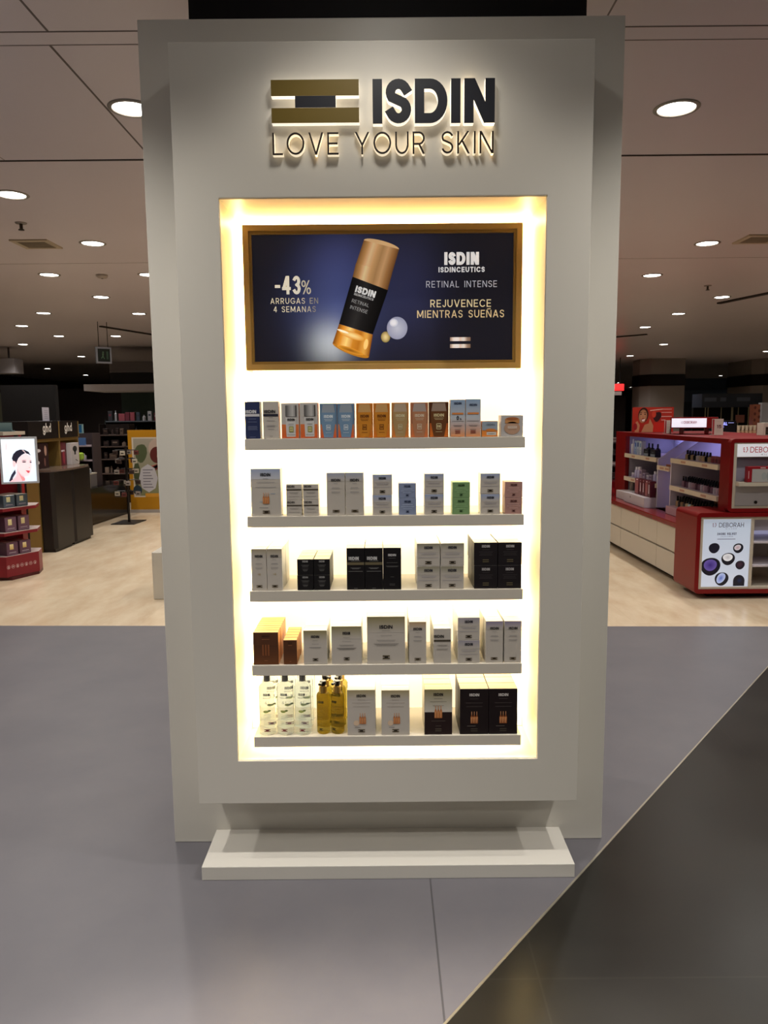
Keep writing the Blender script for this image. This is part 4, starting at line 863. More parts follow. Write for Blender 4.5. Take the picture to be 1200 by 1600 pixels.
for a in (.20, .30): disc(mb, F, a * w_, .72 * h_, .02 * w_, .022 * h_, '2a1612', 4); rect(mb, F, (a - .03) * w_, .78 * h_, (a + .03) * w_, .80 * h_, '3a2018', 4)
shape(mb, F, U(F, w_, h_, [(.25, .70), (.27, .58), (.235, .575)]), 'b07a58', 4)
shape(mb, F, U(F, w_, h_, [(.06, .0), (.16, .0), (.18, .28), (.12, .45), (.08, .40)]), 'c48a66', 4); disc(mb, F, .07 * w_, .22 * h_, .05 * w_, .14 * h_, '8c1420', 5)
disc(mb, F, .60 * w_, .62 * h_, .09 * w_, .22 * h_, '3a1c20', 2, n=12, wob=.15); disc(mb, F, .52 * w_, .72 * h_, .05 * w_, .14 * h_, 'd84a34', 3)
for k, (a, b_) in enumerate(((.93, .95), (.80, .95), (.64, .95), (.50, .80))): rect(mb, F, .70 * w_, a * h_ - .008, b_ * w_, a * h_, 'e0b0a8', 3)
shape(mb, F, U(F, w_, h_, [(.42, .88), (.72, .93), (.72, .90), (.42, .85)]), 'f0d8c8', 4)
mb.build('print', CARD(), RP); mb = MB(); mb.box(.1, .4, .012, .10, 0, .006, lin('a02018')); mb.build('stand_foot', GLOSS(), RP)
for nm, x, y, w_, h_, tx, lab in (('price_card', 2.875, 7.78, .072, .135, None, 'narrow white price card between the red poster and the lit name box'), ('price_card', 3.06, 7.08, .105, .150, '15', 'white price card with red edge marked 15 right of lit name box')):
    t = tag(empty(nm, (x, y, 1.297)), lab, 'price card', 'white price cards on the make-up island')
    mb = MB(); mb.box(0, w_, 0, .004, 0, h_, lin('c9bfb4')); F = Fr((0, 0, 0), (1, 0, 0), (0, 0, 1), (0, -1, 0)); rect(mb, F, .004, .004, .02, h_ - .004, 'a03038', 1)
    if tx: text(mb, F, tx, w_ * .62, h_ * .42, .032, '5a2a38', t=.006, width=.045, align='c', l=2); lines(mb, F, w_ * .6, 0, w_, [(h_ * .85, .5), (h_ * .28, .5), (h_ * .2, .5)], '8a8078')
    else: lines(mb, F, w_ * .62, 0, w_, [(h_ * .8, .5), (h_ * .68, .6), (h_ * .5, .5), (h_ * .4, .5), (h_ * .2, .3)], '6a6664')
    mb.build('card', CARD(), t); mb = MB(); mb.box(0, w_, .004, .05, 0, .003, lin('c9bfb4')); mb.build('foot', CARD(), t)

# ---- goods on the island
def simple_box(name, w_, d, h, col, art=None, face='x'):
    mb = MB(); mb.box(-d / 2, d / 2, -w_ / 2, w_ / 2, 0, h, col, b=.0015)
    F = Fr((-d / 2, w_ / 2, 0), (0, -1, 0), (0, 0, 1), (-1, 0, 0))
    if art: art(mb, F, w_, h)
    return mb.build(name, CARD())
def put(o, x, y, z, rz=0): o.location = (x, y, z); o.rotation_euler.z = rz; return o
def lotion(name, r, h, body, cap, capr=.5, caph=.25, capcol2=None):
    t = empty(name, (0, 0, 0)); bh = h * (1 - caph)
    mb = MB(); mb.lathe(0, 0, [(0, 0), (r * .92, 0), (r, .004), (r, bh * .9), (r * .85, bh * .97), (r * capr * .8, bh)], body, 16); rr = Cyl(r + .0003, 0)
    mb.build('body', GLOSS(), t, smooth=True)
    mb = MB(); mb.lathe(0, 0, [(r * capr, bh), (r * capr, h - .002), (r * capr * .9, h), (0, h)], cap, 16); mb.build('cap', GLOSS(), t, smooth=True)
    return t
WHT, BLU, DRK = lin('d4d6dc'), lin('3c62a8'), lin('15161c')
g = 'skincare on the left upper shelf of the make-up island'
def art_white(c2):
    def f(mb, F, w_, h): rect(mb, F, w_ * .15, h * .55, w_ * .85, h * .85, c2, 1); rect(mb, F, w_ * .2, h * .3, w_ * .8, h * .34, c2, 1); rect(mb, F, w_ * .2, h * .18, w_ * .7, h * .21, c2, 1)
    return f
tag(put(lotion('pump_bottle', .022, .165, WHT, WHT, .35, .3), 2.80, 8.50, 1.0555), 'white pump bottle, leftmost on the island upper shelf', 'bottle')
for k, (y, h, c, c2, lab) in enumerate(((8.41, .15, lin('9ab0cc'), '3c62a8', 'pale blue tall box beside the white pump bottle'), (8.33, .155, lin('b8c4d4'), '2c4c90', 'second pale blue box on the island upper shelf'), (8.25, .15, lin('c4ccd0'), '6a8ab8', 'whitish tall box right of the pale blue boxes'))):
    tag(put(simple_box('skincare_box', .065, .05, h, c, art_white(c2)), 2.82, y, 1.0555), lab, 'box', g)
for k, (y, lab) in enumerate(((8.165, 'dark glass bottle beside the pale boxes on island upper shelf'), (8.06, 'dark dropper bottle in the middle of island upper shelf'), (7.90, 'dark dropper bottle behind the black boxes, island upper shelf'))):
    tag(put(lotion('serum_bottle', .025, .13, DRK, lin('1c222c'), .4, .35), 2.86, y, 1.0555), lab, 'bottle', g)
for k, (y, lab) in enumerate(((8.00, 'left black and grey box on island upper shelf'), (7.80, 'right black and grey box on island upper shelf'))):
    def a_(mb, F, w_, h): rect(mb, F, .004, .004, w_ - .004, h * .4, '8a96a4', 1); rect(mb, F, w_ * .3, h * .6, w_ * .7, h * .68, '6f7a88', 1)
    tag(put(simple_box('cream_box', .14, .06, .075, lin('181c24'), a_), 2.80, y, 1.0555), lab, 'box', g)
def jar(name, r, h, c, cc):
    t = empty(name, (0, 0, 0)); mb = MB(); mb.lathe(0, 0, [(0, 0), (r, .002), (r, h * .55), (r * .9, h * .6)], c, 16); mb.build('body', GLOSS(), t, smooth=True)
    mb = MB(); mb.lathe(0, 0, [(r * .95, h * .6), (r * .95, h), (0, h)], cc, 16); mb.build('lid', GLOSS(), t, smooth=True); return t
g = 'lilac and white skincare on the left middle shelf of the make-up island'
for k, (y, kind, h) in enumerate(((8.50, 'j', .05), (8.40, 'b', .12), (8.31, 'b', .125), (8.22, 'x', .10), (8.12, 'x', .07), (8.02, 'j', .06), (7.92, 'x', .06), (7.82, 'b', .11), (7.73, 'b', .10), (7.66, 'j', .05))):
    lab = ('%s from left' % ORDB[k] if k and k < 9 else ('leftmost' if k == 0 else 'rightmost')) + ' on the island left middle shelf'
    if k == 0: pass
    if kind == 'j': tag(put(jar('cream_jar', .028, h, lin('c8bcd4'), lin('d8d4dc')), 2.82, y, .7955), 'lilac cream jar ' + lab, 'jar', g)
    elif kind == 'b': tag(put(lotion('lotion_bottle', .027, h, lin('bdb8dc'), lin('e0dce8'), .7, .25), 2.82, y, .7955), 'lilac lotion bottle ' + lab, 'bottle', g)
    else: tag(put(simple_box('cream_box', .075, .05, h, lin('a795a8'), art_white('6c5a80')), 2.82, y, .7955), 'mauve box ' + lab, 'box', g)
g = 'perfume and gift boxes on the white riser'
def a_blue(mb, F, w_, h): disc(mb, F, w_ * .5, h * .5, w_ * .3, h * .3, '5a7ad0', 1); rect(mb, F, w_ * .2, h * .1, w_ * .8, h * .16, '8aa4e0', 1)
tag(put(lotion('body_lotion', .035, .15, lin('7a6a60'), lin('a8b4c4'), .6, .3), 2.82, 8.53, .6405), 'brownish bottle with pale cap at the island lower left', 'bottle')
for k, (y, c, lab) in enumerate(((8.42, '1c3c7c', 'dark blue box at island lower left beside brownish bottle'), (8.30, '20489a', 'second dark blue box at island lower left'))): tag(put(simple_box('gift_box', .105, .06, .145, lin(c), a_blue), 2.85, y, .6405), lab, 'box', g)
tag(put(simple_box('gift_box', .12, .06, .15, lin('2c40c0'), a_blue), 2.90, 8.16, .6555), 'bright blue gift box behind the maroon boxes', 'box', g)
def a_mar(mb, F, w_, h): rect(mb, F, w_ * .35, h * .22, w_ * .65, h * .78, 'c9b8c0', 1); rect(mb, F, w_ * .3, h * .9, w_ * .7, h * .94, 'b88a98', 1)
def a_cop(mb, F, w_, h): rect(mb, F, w_ * .08, h * .08, w_ * .92, h * .85, '9a5a5c', 1); rect(mb, F, w_ * .4, h * .9, w_ * .8, h * .96, 'e8e0e0', 1)
for k, (y, a_, c, lab) in enumerate(((8.02, a_cop, '7a3c48', 'coppery gift box, leftmost of the maroon row on the white riser'), (7.90, a_mar, '54101e', 'second maroon gift box from the left on white riser'), (7.81, a_mar, '54101e', 'third maroon gift box on the white riser'), (7.72, a_cop, '6a2434', 'fourth maroon gift box on the white riser'), (7.645, a_mar, '4c0c1a', 'rightmost maroon gift box on the white riser'))):
    tag(put(simple_box('gift_box', .078 if k else .11, .06, .165, lin(c), a_), 2.72, y, .6555), lab, 'box', g)
def tester(col, capc, r, h):
    t = empty('nail_polish', (0, 0, 0)); mb = MB(); mb.lathe(0, 0, [(0, 0), (r, 0), (r, h * .5), (r * .5, h * .56)], col, 12); mb.build('bottle', GLOSS(), t, smooth=True)
    mb = MB(); mb.lathe(0, 0, [(r * .55, h * .56), (r * .45, h), (0, h)], capc, 12); mb.build('cap', GLOSS(), t, smooth=True); return t
def shelf_row(name, n, y0, y1, x, z, cols, capc, r, h, phrase, group, catg, back=1, steps=0.0):
    protos = {}
    for b_ in range(back):
        for k in range(n):
            c = cols[(k * 7 + b_ * 3) % len(cols)]
            if c not in protos: protos[c] = (tester(lin(c), lin(capc), r, h)); o = protos[c]; o.name = name; new = True
            else: o = copy_tree(protos[c], kids=[q for q in children(protos[c])][:2])
            o.location = (x + b_ * .06, y1 + (y0 - y1) * (k + .5) / n, z + b_ * steps)
            tag(o, '%s, %s from left in the %s row' % (phrase, OR1[k], ('front', 'back')[b_]), catg, group)
shelf_row('foundation_bottle', 9, 6.55, 7.10, 2.84, 1.0755, ['b59a72', '1a161c', 'a98c66', '17151c', 'c0b8b0', 'b8a488'], '17141a', .022, .085, 'black-capped foundation, right upper island shelf', 'foundation bottles on the right upper island shelf', 'cosmetics')
for k in range(4): tag(put(jar('powder_pot', .026, .06, lin('7c3c44'), lin('8c4a50')), 2.84, 6.50 - k * .066, 1.0755), 'rose powder pot at right end of island upper shelf, %s' % ('leftmost', 'second', 'third', 'rightmost')[k], 'cosmetics', 'rose powder pots')
shelf_row('nail_polish', 16, 6.28, 7.12, 2.82, .8155, ['8c6a78', 'b0a0ac', '4c2c3c', 'a88a98', '6a4a5c'], '12101a', .017, .10, 'nail polish, right middle island shelf', 'nail polishes on the right middle island shelf', 'cosmetics', 2)
shelf_row('lip_gloss', 14, 6.34, 7.14, 2.78, .6255, ['9a7a5c', '1c1618', '8a6a4c', '2a2020', 'b09a78', 'a8c4c8'], '15110f', .019, .10, 'dark-capped cosmetic, lowest island shelf', 'cosmetics on the lowest island shelf', 'cosmetics', 2)
tag(put(simple_box('palette_box', .25, .06, .10, lin('8c6440'), art_white('5c3c24')), 2.96, 6.55, .6255), 'brown display tray box among the lowest island shelf cosmetics', 'box')
tag(put(simple_box('palette_tray', .11, .10, .02, lin('9c5c3c')), 2.82, 7.36, .9855), 'small coppery tray in the narrow middle bay of the island', 'tray')
# niche goods on the end face
g = 'gift boxes in the end niche of the make-up island'
def end_box(x, w_, h, col, lab, y=6.08):
    mb = MB(); mb.box(-w_ / 2, w_ / 2, 0, .05, 0, h, col, b=.002); F = Fr((-w_ / 2, 0, 0), (1, 0, 0), (0, 0, 1), (0, -1, 0))
    rect(mb, F, w_ * .3, h * .90, w_ * .7, h * .95, 'b8a8a8', 1); o = mb.build('gift_box', CARD()); o.location = (x, y, .955); return tag(o, lab, 'box', g)
NI2 = MB(); NI2.box(2.80, 3.745, 6.026, 6.0295, .957, 1.148, lin('8c8896')); ib(NI2, 'niche_back')
mb = MB(); mb.box(2.80, 3.70, 5.94, 5.997, .925, .9545, OFFW); ib(mb, 'niche_ledge')
def red_white(x, lab):
    mb = MB(); mb.box(0, .24, 0, .05, 0, .125, lin('8c1420'), b=.002); F = Fr((0, 0, 0), (1, 0, 0), (0, 0, 1), (0, -1, 0)); rect(mb, F, .035, .002, .235, .105, 'a9a8a6', 1); rect(mb, F, .10, .110, .14, .118, 'c8b0b0', 1); rect(mb, F, .006, .03, .012, .09, 'c9a0a0', 1)
    disc(mb, F, .13, .05, .02, .03, '9aa0a0', 2); disc(mb, F, .18, .05, .03, .045, '8c9494', 2); o = mb.build('gift_box', CARD()); o.location = (x, 5.942, .955); tag(o, lab, 'box', g)
red_white(2.865, 'red and grey gift box in the end niche of the island')
red_white(3.16, 'red and grey gift box further right in the island end niche, cut by frame')

# ================================================================== RIGHT BACKGROUND
def solid(name, mbx, M, label, cat, group=None):
    o = mbx.build(name, M); return tag(o, label, cat, group)
# big pillars
def pillar(x0, x1, y, lab):
    t = tag(empty('pillar', (x0, y, 0)), lab, 'pillar'); w_ = x1 - x0
    mb = MB(); mb.prism([(0, 0), (w_, 0), (w_, w_), (-.2, w_), (-.2, .35)], 0, 2.26, lin('8d8580')); mb.prism([(0, 0), (w_, 0), (w_, w_), (-.2, w_), (-.2, .35)], 2.57, 2.998, lin('8d8580')); mb.build('shaft', MATT(), t)
    mb = MB(); mb.prism([(-.01, -.02), (w_ + .01, -.02), (w_ + .01, w_), (-.22, w_), (-.22, .33)], 2.26, 2.57, lin('150d0c')); mb.build('dark_band', PAINT(), t)
pillar(7.35, 8.28, 21.0, 'large grey pillar with dark brown band behind the make-up island')
pillar(10.6, 12.4, 21.3, 'grey pillar with dark band at the right edge of the photo')
mb = MB(); mb.box(8.3, 11.2, 23.2, 23.5, 0, 2.55, lin('2a3444')); mb.box(8.3, 11.2, 23.15, 23.2, 1.85, 2.2, lin('3c495e')); solid('shop_facade', mb, PAINT(), 'dark blue shop facade between the two background pillars', 'facade')
# pole rack
t = tag(empty('pole_rack', (6.7, 15.8, 0)), 'tall rack of thin pale vertical poles under a dark blue canopy behind island', 'rack')
mb = MB(); mb.box(-.1, 1.15, 0, .5, 1.62, 1.90, lin('39404e')); F = Fr((-.1, 0, 1.62), (1, 0, 0), (0, 0, 1), (0, -1, 0))
for a, b_ in ((.05, .3), (.38, .5), (.72, 1.0)): rect(mb, F, a, .12, b_, .20, '5a6478', 1)
mb.build('canopy', PAINT(), t)
for k, a in enumerate((.0, .10, .42, .55, .62, .78, .90, 1.02, 1.10)):
    mb = MB(); mb.tube((a, .05 + .1 * (k % 3), 0), (a, .05 + .1 * (k % 3), 1.62), .010, lin('b4ac8c'), 8); mb.build('pole', METAL(), t)
mb = MB(); mb.box(.62, .80, .0, .02, 1.30, 1.46, lin('9c6a60')); mb.build('small_picture', CARD(), t)
mb = MB(); mb.box(-.1, 1.15, .42, .5, 0, 1.62, lin('100e10')); mb.build('back_panel', MATT(), t)
# black box with glowing letters
t = tag(empty('brand_display', (4.13, 9.42, 0)), 'dark box with glowing EAL letters behind the price card marked 15', 'sign')
mb = MB(); mb.box(0, .24, 0, .25, 0, 1.405, lin('10121c')); mb.build('case', PAINT(), t)
mb = MB(); F = Fr((.0, -.001, 1.26), (1, 0, 0), (0, 0, 1), (0, -1, 0)); text(mb, F, 'EAL', .055, .09, .038, '8f96ff', t=.008, gap=.004, width=.075, l=3); rect(mb, F, .06, .065, .09, .075, '5c62c0', 3); rect(mb, F, .14, .118, .21, .122, '9ca0e0', 3); mb.build('glowing_letters', mat('sign_glow', .4, emit=1.6), t)
# cup stacks on a wooden ledge
t = tag(empty('wooden_ledge', (3.95, 8.82, 0)), 'warm wooden counter ledge behind the right end of the island', 'counter')
mb = MB(); mb.box(0, .70, 0, .45, 0, 1.205, lin('6b4630')); mb.box(-.02, .72, -.02, .47, 1.205, 1.235, lin('9a6a48')); mb.build('cabinet', PAINT(), t)
for r_ in range(2):
    for k in range(5):
        mb = MB(); mb.lathe(0, 0, [(0, 0), (.016, 0), (.021, .058), (.019, .058), (.015, .004)], lin('cdbfa8') if r_ else lin('c8a888'), 14)
        o = mb.build('paper_cup', CARD(), smooth=True); o.location = (4.185 + k * .046, 8.95, 1.2355 + r_ * .061)
        tag(o, '%s pale cup, %s from left, on the wooden ledge' % (('lower', 'upper')[r_], OR1[k]), 'cup', 'stacked pale cups on the wooden ledge')
mb = MB(); mb.box(4.42, 4.50, 9.1, 9.2, 1.2355, 1.60, lin('7c4a38')); F = Fr((4.42, 9.1, 1.2355), (1, 0, 0), (0, 0, 1), (0, -1, 0))
for k in range(9): disc(mb, F, .02 + .05 * (k % 2), .03 + .037 * k, .014, .02, '4a2018', 1, n=8)
solid('carved_post', mb, PAINT(), 'carved reddish wooden post rising behind the cups', 'post')
t = tag(empty('white_frame_display', (3.87, 7.75, 1.2965)), 'white framed display box on the island top at the right edge', 'display')
mb = MB(); mb.ring((0, .3, 0, .112), (.02, .28, .002, .075), 0, .12, lin('c2bcae')); mb.build('frame', PAINT(), t); mb = MB(); mb.box(.02, .28, .08, .12, .002, .075, lin('6a6860')); mb.build('back', PAINT(), t)
t.location = (3.45, 6.9, 1.2965)
mb = MB(); mb.box(4.87, 6.6, 9.8, 9.9, 0, 1.63, lin('8a8a8e')); solid('partition', mb, PAINT(), 'plain grey partition at the right edge behind the island', 'partition')
# red lit sign and dark shelves far left of the island
t = tag(empty('hanging_sign', (5.9, 20.5, 2.0)), 'small glowing red sign far behind, just right of the tower', 'sign')
mb = MB(); mb.box(0, .56, 0, .08, .12, .30, (.75, .02, .02, 1)); F = Fr((0, 0, 0), (1, 0, 0), (0, 0, 1), (0, -1, 0)); mb.build('panel', mat('red_glow', .5, emit=.8), t)
mb = MB(); mb.box(.05, .5, 0, .05, .0, .10, lin('8a7a78')); mb.build('lower_plate', PAINT(), t); mb = MB()
for a in (.1, .45): mb.tube((a, .04, .3), (a, .04, .999), .01, lin('222222'), 6)
mb.build('hanger', METAL(), t)
def shelf_unit(name, x0, x1, y, depth, zs, back, board, label, items, parts_side=True, ztop=None, seed=1, bright=1.0, density=.6, hh=.12, zb=0):
    rnd = random.Random(seed); t = tag(empty(name, ((x0 + x1) / 2, y, 0)), label, 'shelf'); cx = (x0 + x1) / 2; ztop = ztop or zs[-1] + .3
    mb = MB(); mb.box(x0 - cx, x1 - cx, depth - .02, depth, zb, ztop, back)
    for xx in (x0, x1 - .02): mb.box(xx - cx, xx + .02 - cx, 0, depth - .02, zb, ztop, back)
    mb.build('carcass', MATT(), t)
    for z in zs: mb = MB(); mb.box(x0 + .021 - cx, x1 - .021 - cx, 0, depth - .021, z - .02, z, board); mb.build('shelf_board', PAINT(), t)
    kk = 0
    for zi, z in enumerate(zs):
        x = x0 + .06
        while x < x1 - .08:
            w_ = rnd.uniform(.05, .13); h = rnd.uniform(.5, 1) * hh
            if x + w_ > x1 - .03: break
            if rnd.random() < density:
                c = rnd.choice(items); mb = MB()
                if rnd.random() < .35: mb.lathe(0, 0, [(0, 0), (w_ * .35, 0), (w_ * .35, h * .7), (w_ * .15, h * .78), (w_ * .15, h), (0, h)], lin(c), 12); nm = 'bottle'
                else:
                    mb.box(-w_ / 2, w_ / 2, -.03, .03, 0, h, lin(c), b=.002); F = Fr((-w_ / 2, -.03, 0), (1, 0, 0), (0, 0, 1), (0, -1, 0)); rect(mb, F, w_ * .2, h * .5, w_ * .8, h * .7, rnd.choice(items), 1); nm = 'boxed_product'
                o = mb.build(nm, CARD()); o.location = (x + w_ / 2, y + .06, z + .0005); kk += 1
                zl = ('lowest', 'second', 'third', 'fourth', 'fifth', 'sixth')[min(zi, 5)]
                tag(o, 'small %s, %s from left on the %s level of the %s' % ('bottle' if nm == 'bottle' else 'box', OR1[min(19, kk - 1)], zl, name.replace('_', ' ')), nm.replace('_', ' '), 'goods on the ' + name.replace('_', ' ')); 
            x += w_ + rnd.uniform(.01, .05)
        kk = 0
    return t
shelf_unit('dark_tester_wall', 3.05, 3.55, 10.3, .3, [.30, .47, .64, .80, .96, 1.12], lin('120e0f'), lin('2a2426'), 'black wall shelf of small testers between the tower and the island', ['c9c9c9', '3a2a2a', '8a7a78', '241c1e', '4a3434'], seed=5, hh=.07, density=.8, ztop=1.25)
mb = MB(); mb.box(2.62, 3.6, 9.88, 10.2, 0, .62, REDD); solid('red_plinth', mb, GLOSS(), 'low red block behind the left end of the island', 'plinth')

# ================================================================== LEFT SIDE
# red perfume stand with lit portrait screen
ST_ = tag(empty('perfume_stand', (-3.53, 6.93, 0)), 'red tiered perfume stand with pale shelf tops at the left edge', 'display stand')
def foot(s=0.0, dx_=0.0): return [(0 + s, 0 + s), (.16 - s * .3, .32 + s * .2), (.10, .52), (-.75, .52), (-.75, -.02 + s)]
def sp_(z0, z1, s, col, top, name, M=None): mb = MB(); mb.prism(foot(s), z0, z1, col, top); mb.build(name, M or PAINT(), ST_)
sp_(0, .03, .03, lin('4a0a10'), None, 'kick_base'); 
mb = MB(); mb.prism(foot(0), .031, .225, lin('7a1220'), lin('c4b0ac')); e = Vector((.16, .32, 0)).normalized(); F = Fr((0, 0, 0), (e.x, e.y, 0), (0, 0, 1), (e.y, -e.x, 0))
for k in range(7):
    u = .02 + k * .048; v = .125; disc(mb, F, u, v, .017, .017, 'd8c0c0', 1, n=16); disc(mb, F, u, v, .0145, .0145, '7a1220', 2, n=16)
    if k % 2: rect(mb, F, u - .008, v - .002, u + .008, v + .003, 'e0d0d0', 3)
    else: shape(mb, F, [(u - .005, v - .010), (u + .006, v - .010), (u + .002, v + .010), (u - .002, v + .010)], 'e0d0d0', 3)
mb.build('base_box', PAINT(), ST_)
for z in (.45, .68): sp_(z - .032, z - .004, 0.0, lin('7a1220'), None, 'shelf_edge'); sp_(z - .0035, z, 0.0, lin('c4b4b0'), None, 'shelf_top')
mb = MB(); mb.box(-.75, -.02, .40, .50, .226, 1.35, lin('8c1018')); mb.build('back_panel', PAINT(), ST_)
mb = MB(); mb.box(-.75, .03, .05, .48, 1.352, 1.385, lin('b4a898')); mb.build('top_board', PAINT(), ST_)
mb = MB(); mb.box(-.03, -.0, .372, .398, .684, 1.351, lin('2a2426')); mb.build('screen_post', PAINT(), ST_)
# portrait screen
SC_ = tag(empty('portrait_screen', (-3.535, 6.955, .905)), 'glowing white-framed portrait screen showing a woman with tied-back dark hair', 'screen'); SC_.rotation_euler.z = math.radians(22)
mb = MB(); mb.ring((0, .318, 0, .432), (.018, .300, .018, .414), 0, .05, lin('b8bcc4')); mb.box(.0, .318, .05, .07, 0, .432, lin('a8a8ac')); mb.build('housing', PAINT(), SC_)
mb = MB(); w_, h_ = .282, .396; mb.box(.018, .300, .008, .049, .018, .414, (.80, .88, .97, 1)); F = Fr((.018, .008, .018), (1, 0, 0), (0, 0, 1), (0, -1, 0))
q = lambda pts: [((a - 140) / 470 * w_, (1305 - b_) / 750 * h_) for a, b_ in pts]
rect(mb, F, 0, 0, w_, h_, 'd8e6f4', 1, top='eaf4fc')
shape(mb, F, q([(275, 1305), (215, 1290), (255, 1180), (310, 1090), (320, 1150), (270, 1240)]), '2c2c3e', 2)
shape(mb, F, q([(225, 1305), (300, 1230), (330, 1180), (340, 1050), (430, 1200), (440, 1290), (400, 1300)]), 'e8bcc4', 3)
shape(mb, F, q([(390, 1200), (440, 1240), (445, 1290), (405, 1298), (350, 1120)]), 'dc8f92', 4)
shape(mb, F, q([(330, 960), (400, 860), (470, 810), (530, 850), (548, 900), (545, 950), (548, 1000), (562, 1060), (545, 1085), (530, 1130), (522, 1165), (500, 1205), (455, 1225), (420, 1200), (380, 1160), (345, 1080)]), 'f2d4d8', 5)
disc(mb, F, *q([(305, 985)])[0], .016, .032, 'eec8cc', 5)
shape(mb, F, q([(290, 935), (278, 890), (300, 820), (345, 765), (400, 740), (460, 745), (520, 785), (545, 850), (525, 830), (470, 805), (420, 835), (370, 890), (345, 950), (335, 990), (320, 945)]), '22202e', 6)
shape(mb, F, q([(445, 745), (480, 800), (470, 805), (425, 750)]), 'c8b4b8', 7)
for a, b_, s_ in ((445, 960, 30), (538, 968, 15)): disc(mb, F, *q([(a, b_)])[0], s_ / 470 * w_, .006, '4a3a48', 7); disc(mb, F, *q([(a, b_ - 26)])[0], s_ * 1.25 / 470 * w_, .003, '6a4a50', 7, rot=.1)
shape(mb, F, q([(455, 1108), (495, 1112), (520, 1118), (510, 1150), (490, 1160), (475, 1135)]), 'c8505c', 7); shape(mb, F, q([(505, 1050), (530, 1060), (520, 1072), (500, 1066)]), 'd8a0a8', 7)
rect(mb, F, *q([(208, 740)])[0], *q([(213, 640)])[0], 'e07a70', 3); rect(mb, F, *q([(196, 632)])[0], *q([(222, 628)])[0], 'e07a70', 3)
mb.build('screen', mat('screen_glow', .3, emit=.85), SC_)
# perfume boxes on the stand
ang = math.atan2(.32, .16)
for ti, (z, c, c2, h) in enumerate(((.226, '4c2c3c', 'c8a45c', .125), (.4505, '4a2a3a', 'd8c890', .14), (.6805, '3a4048', 'c4c8a0', .115))):
    for k in range(2):
        mb = MB(); mb.box(0, .125, 0, .23, 0, h, lin(c), b=.003, faces={'t': lin('c4a8a0') if ti < 2 else lin('b8b4a4')}); F = Fr((0, 0, 0), (1, 0, 0), (0, 0, 1), (0, -1, 0))
        rect(mb, F, .004, .004, .121, h - .004, {0: '5c3c50', 1: '6a4c60', 2: '4c5a66'}[ti], 1); rect(mb, F, .035, h * .45, .075, h * .85, c2, 2, top='e8dca8'); rect(mb, F, .025, h * .2, .1, h * .24, 'b0a0b0', 2); rect(mb, F, .02, h * .1, .11, h * .12, '8a7a8c', 2)
        o = mb.build('perfume_box', GLOSS()); ux, uy = math.cos(ang), math.sin(ang); nx_, ny_ = -uy, ux
        o.location = (-3.53 + ux * (.03 + k * .14) + nx_ * .025, 6.93 + uy * (.03 + k * .14) + ny_ * .025, z + .0005); o.rotation_euler.z = ang
        tag(o, '%s perfume box, %s of two on the %s tier of the red stand' % (('maroon', 'plum', 'grey-green')[ti], ('left', 'right')[k], ('lowest', 'middle', 'upper')[ti]), 'box', 'perfume boxes on the red stand')
t = tag(empty('teal_display_card', (-3.72, 7.15, 1.3855)), 'grey-teal display card standing on top of the red perfume stand', 'sign')
mb = MB(); mb.box(0, .22, 0, .01, 0, .085, lin('5c7478')); F = Fr((0, 0, 0), (1, 0, 0), (0, 0, 1), (0, -1, 0)); rect(mb, F, .004, .004, .216, .081, '46626c', 1, top='7a9090'); mb.build('card', CARD(), t); mb = MB(); mb.box(.0, .22, .011, .06, 0, .01, lin('5c7478')); mb.build('foot', CARD(), t)

# black and gold hair-styling stand
HS = tag(empty('hair_styling_stand', (-3.71, 8.4, 0)), 'black and gold hair-styling stand with two ghd headers, left behind the perfume stand', 'display stand')
def hb(mb, name, M=None, **k): mb.v = [(a + 3.71, b_ - 8.4, c_) for a, b_, c_ in mb.v]; return mb.build(name, M or PAINT(), HS, **k)
GLD = lin('8f7440'); BLK = lin('161110')
mb = MB(); mb.prism([(-3.99, 8.40), (-3.86, 8.40), (-3.86, 8.44), (-3.99, 8.44)], .01, 1.30, GLD); hb(mb, 'gold_side_panel', mat('gold_laminate', .4, .35))
for y0, y1 in ((8.42, 8.92), (8.95, 9.50)):
    mb = MB(); mb.prism([(-3.85, y0), (-3.735, y0), (-3.705, y0 + .05), (-3.705, y1), (-4.25, y1), (-4.25, y0 + .03), (-3.85, y0 + .03)], .035, .905, BLK); mb.prism([(-3.84, y0 + .02), (-3.73, y0 + .02), (-3.73, y1 - .02), (-4.2, y1 - .02), (-4.2, y0 + .04)], 0, .034, lin('0a0808')); hb(mb, 'cupboard')
mb = MB(); cr_ = [(-4.25, 8.45), (-3.85, 8.45), (-3.74, 8.47), (-3.68, 8.7), (-3.665, 9.0), (-3.68, 9.3), (-3.74, 9.56), (-4.25, 9.56)]; mb.prism(cr_, .906, .930, lin('6a5a50')); hb(mb, 'counter_top', GLOSS())
mb = MB()
for y in (8.47, 9.22, 9.78): mb.box(-4.30, -3.95, y, y + .035, .931, 1.27, GLD)
mb.box(-4.30, -3.95, 8.505, 9.22, 1.235, 1.27, GLD); mb.box(-4.30, -3.95, 9.255, 9.78, 1.235, 1.27, GLD); mb.box(-4.32, -4.30, 8.47, 9.815, .931, 1.27, lin('5c4a2c')); hb(mb, 'gold_niche', mat('gold_laminate', .4, .35))
for y0, y1 in ((8.40, 9.18), (9.21, 9.76)):
    mb = MB(); mb.box(-4.32, -3.93, y0, y1, 1.272, 1.475, BLK); F = Fr((-3.93, y0, 1.272), (0, 1, 0), (0, 0, 1), (1, 0, 0))
    u0 = .36 if y0 < 9 else .15; text(mb, F, 'ghd', u0, .075, .105, 'd8d2cc', t=.017, gap=.018, ws=1.0, l=2); hb(mb, 'header')
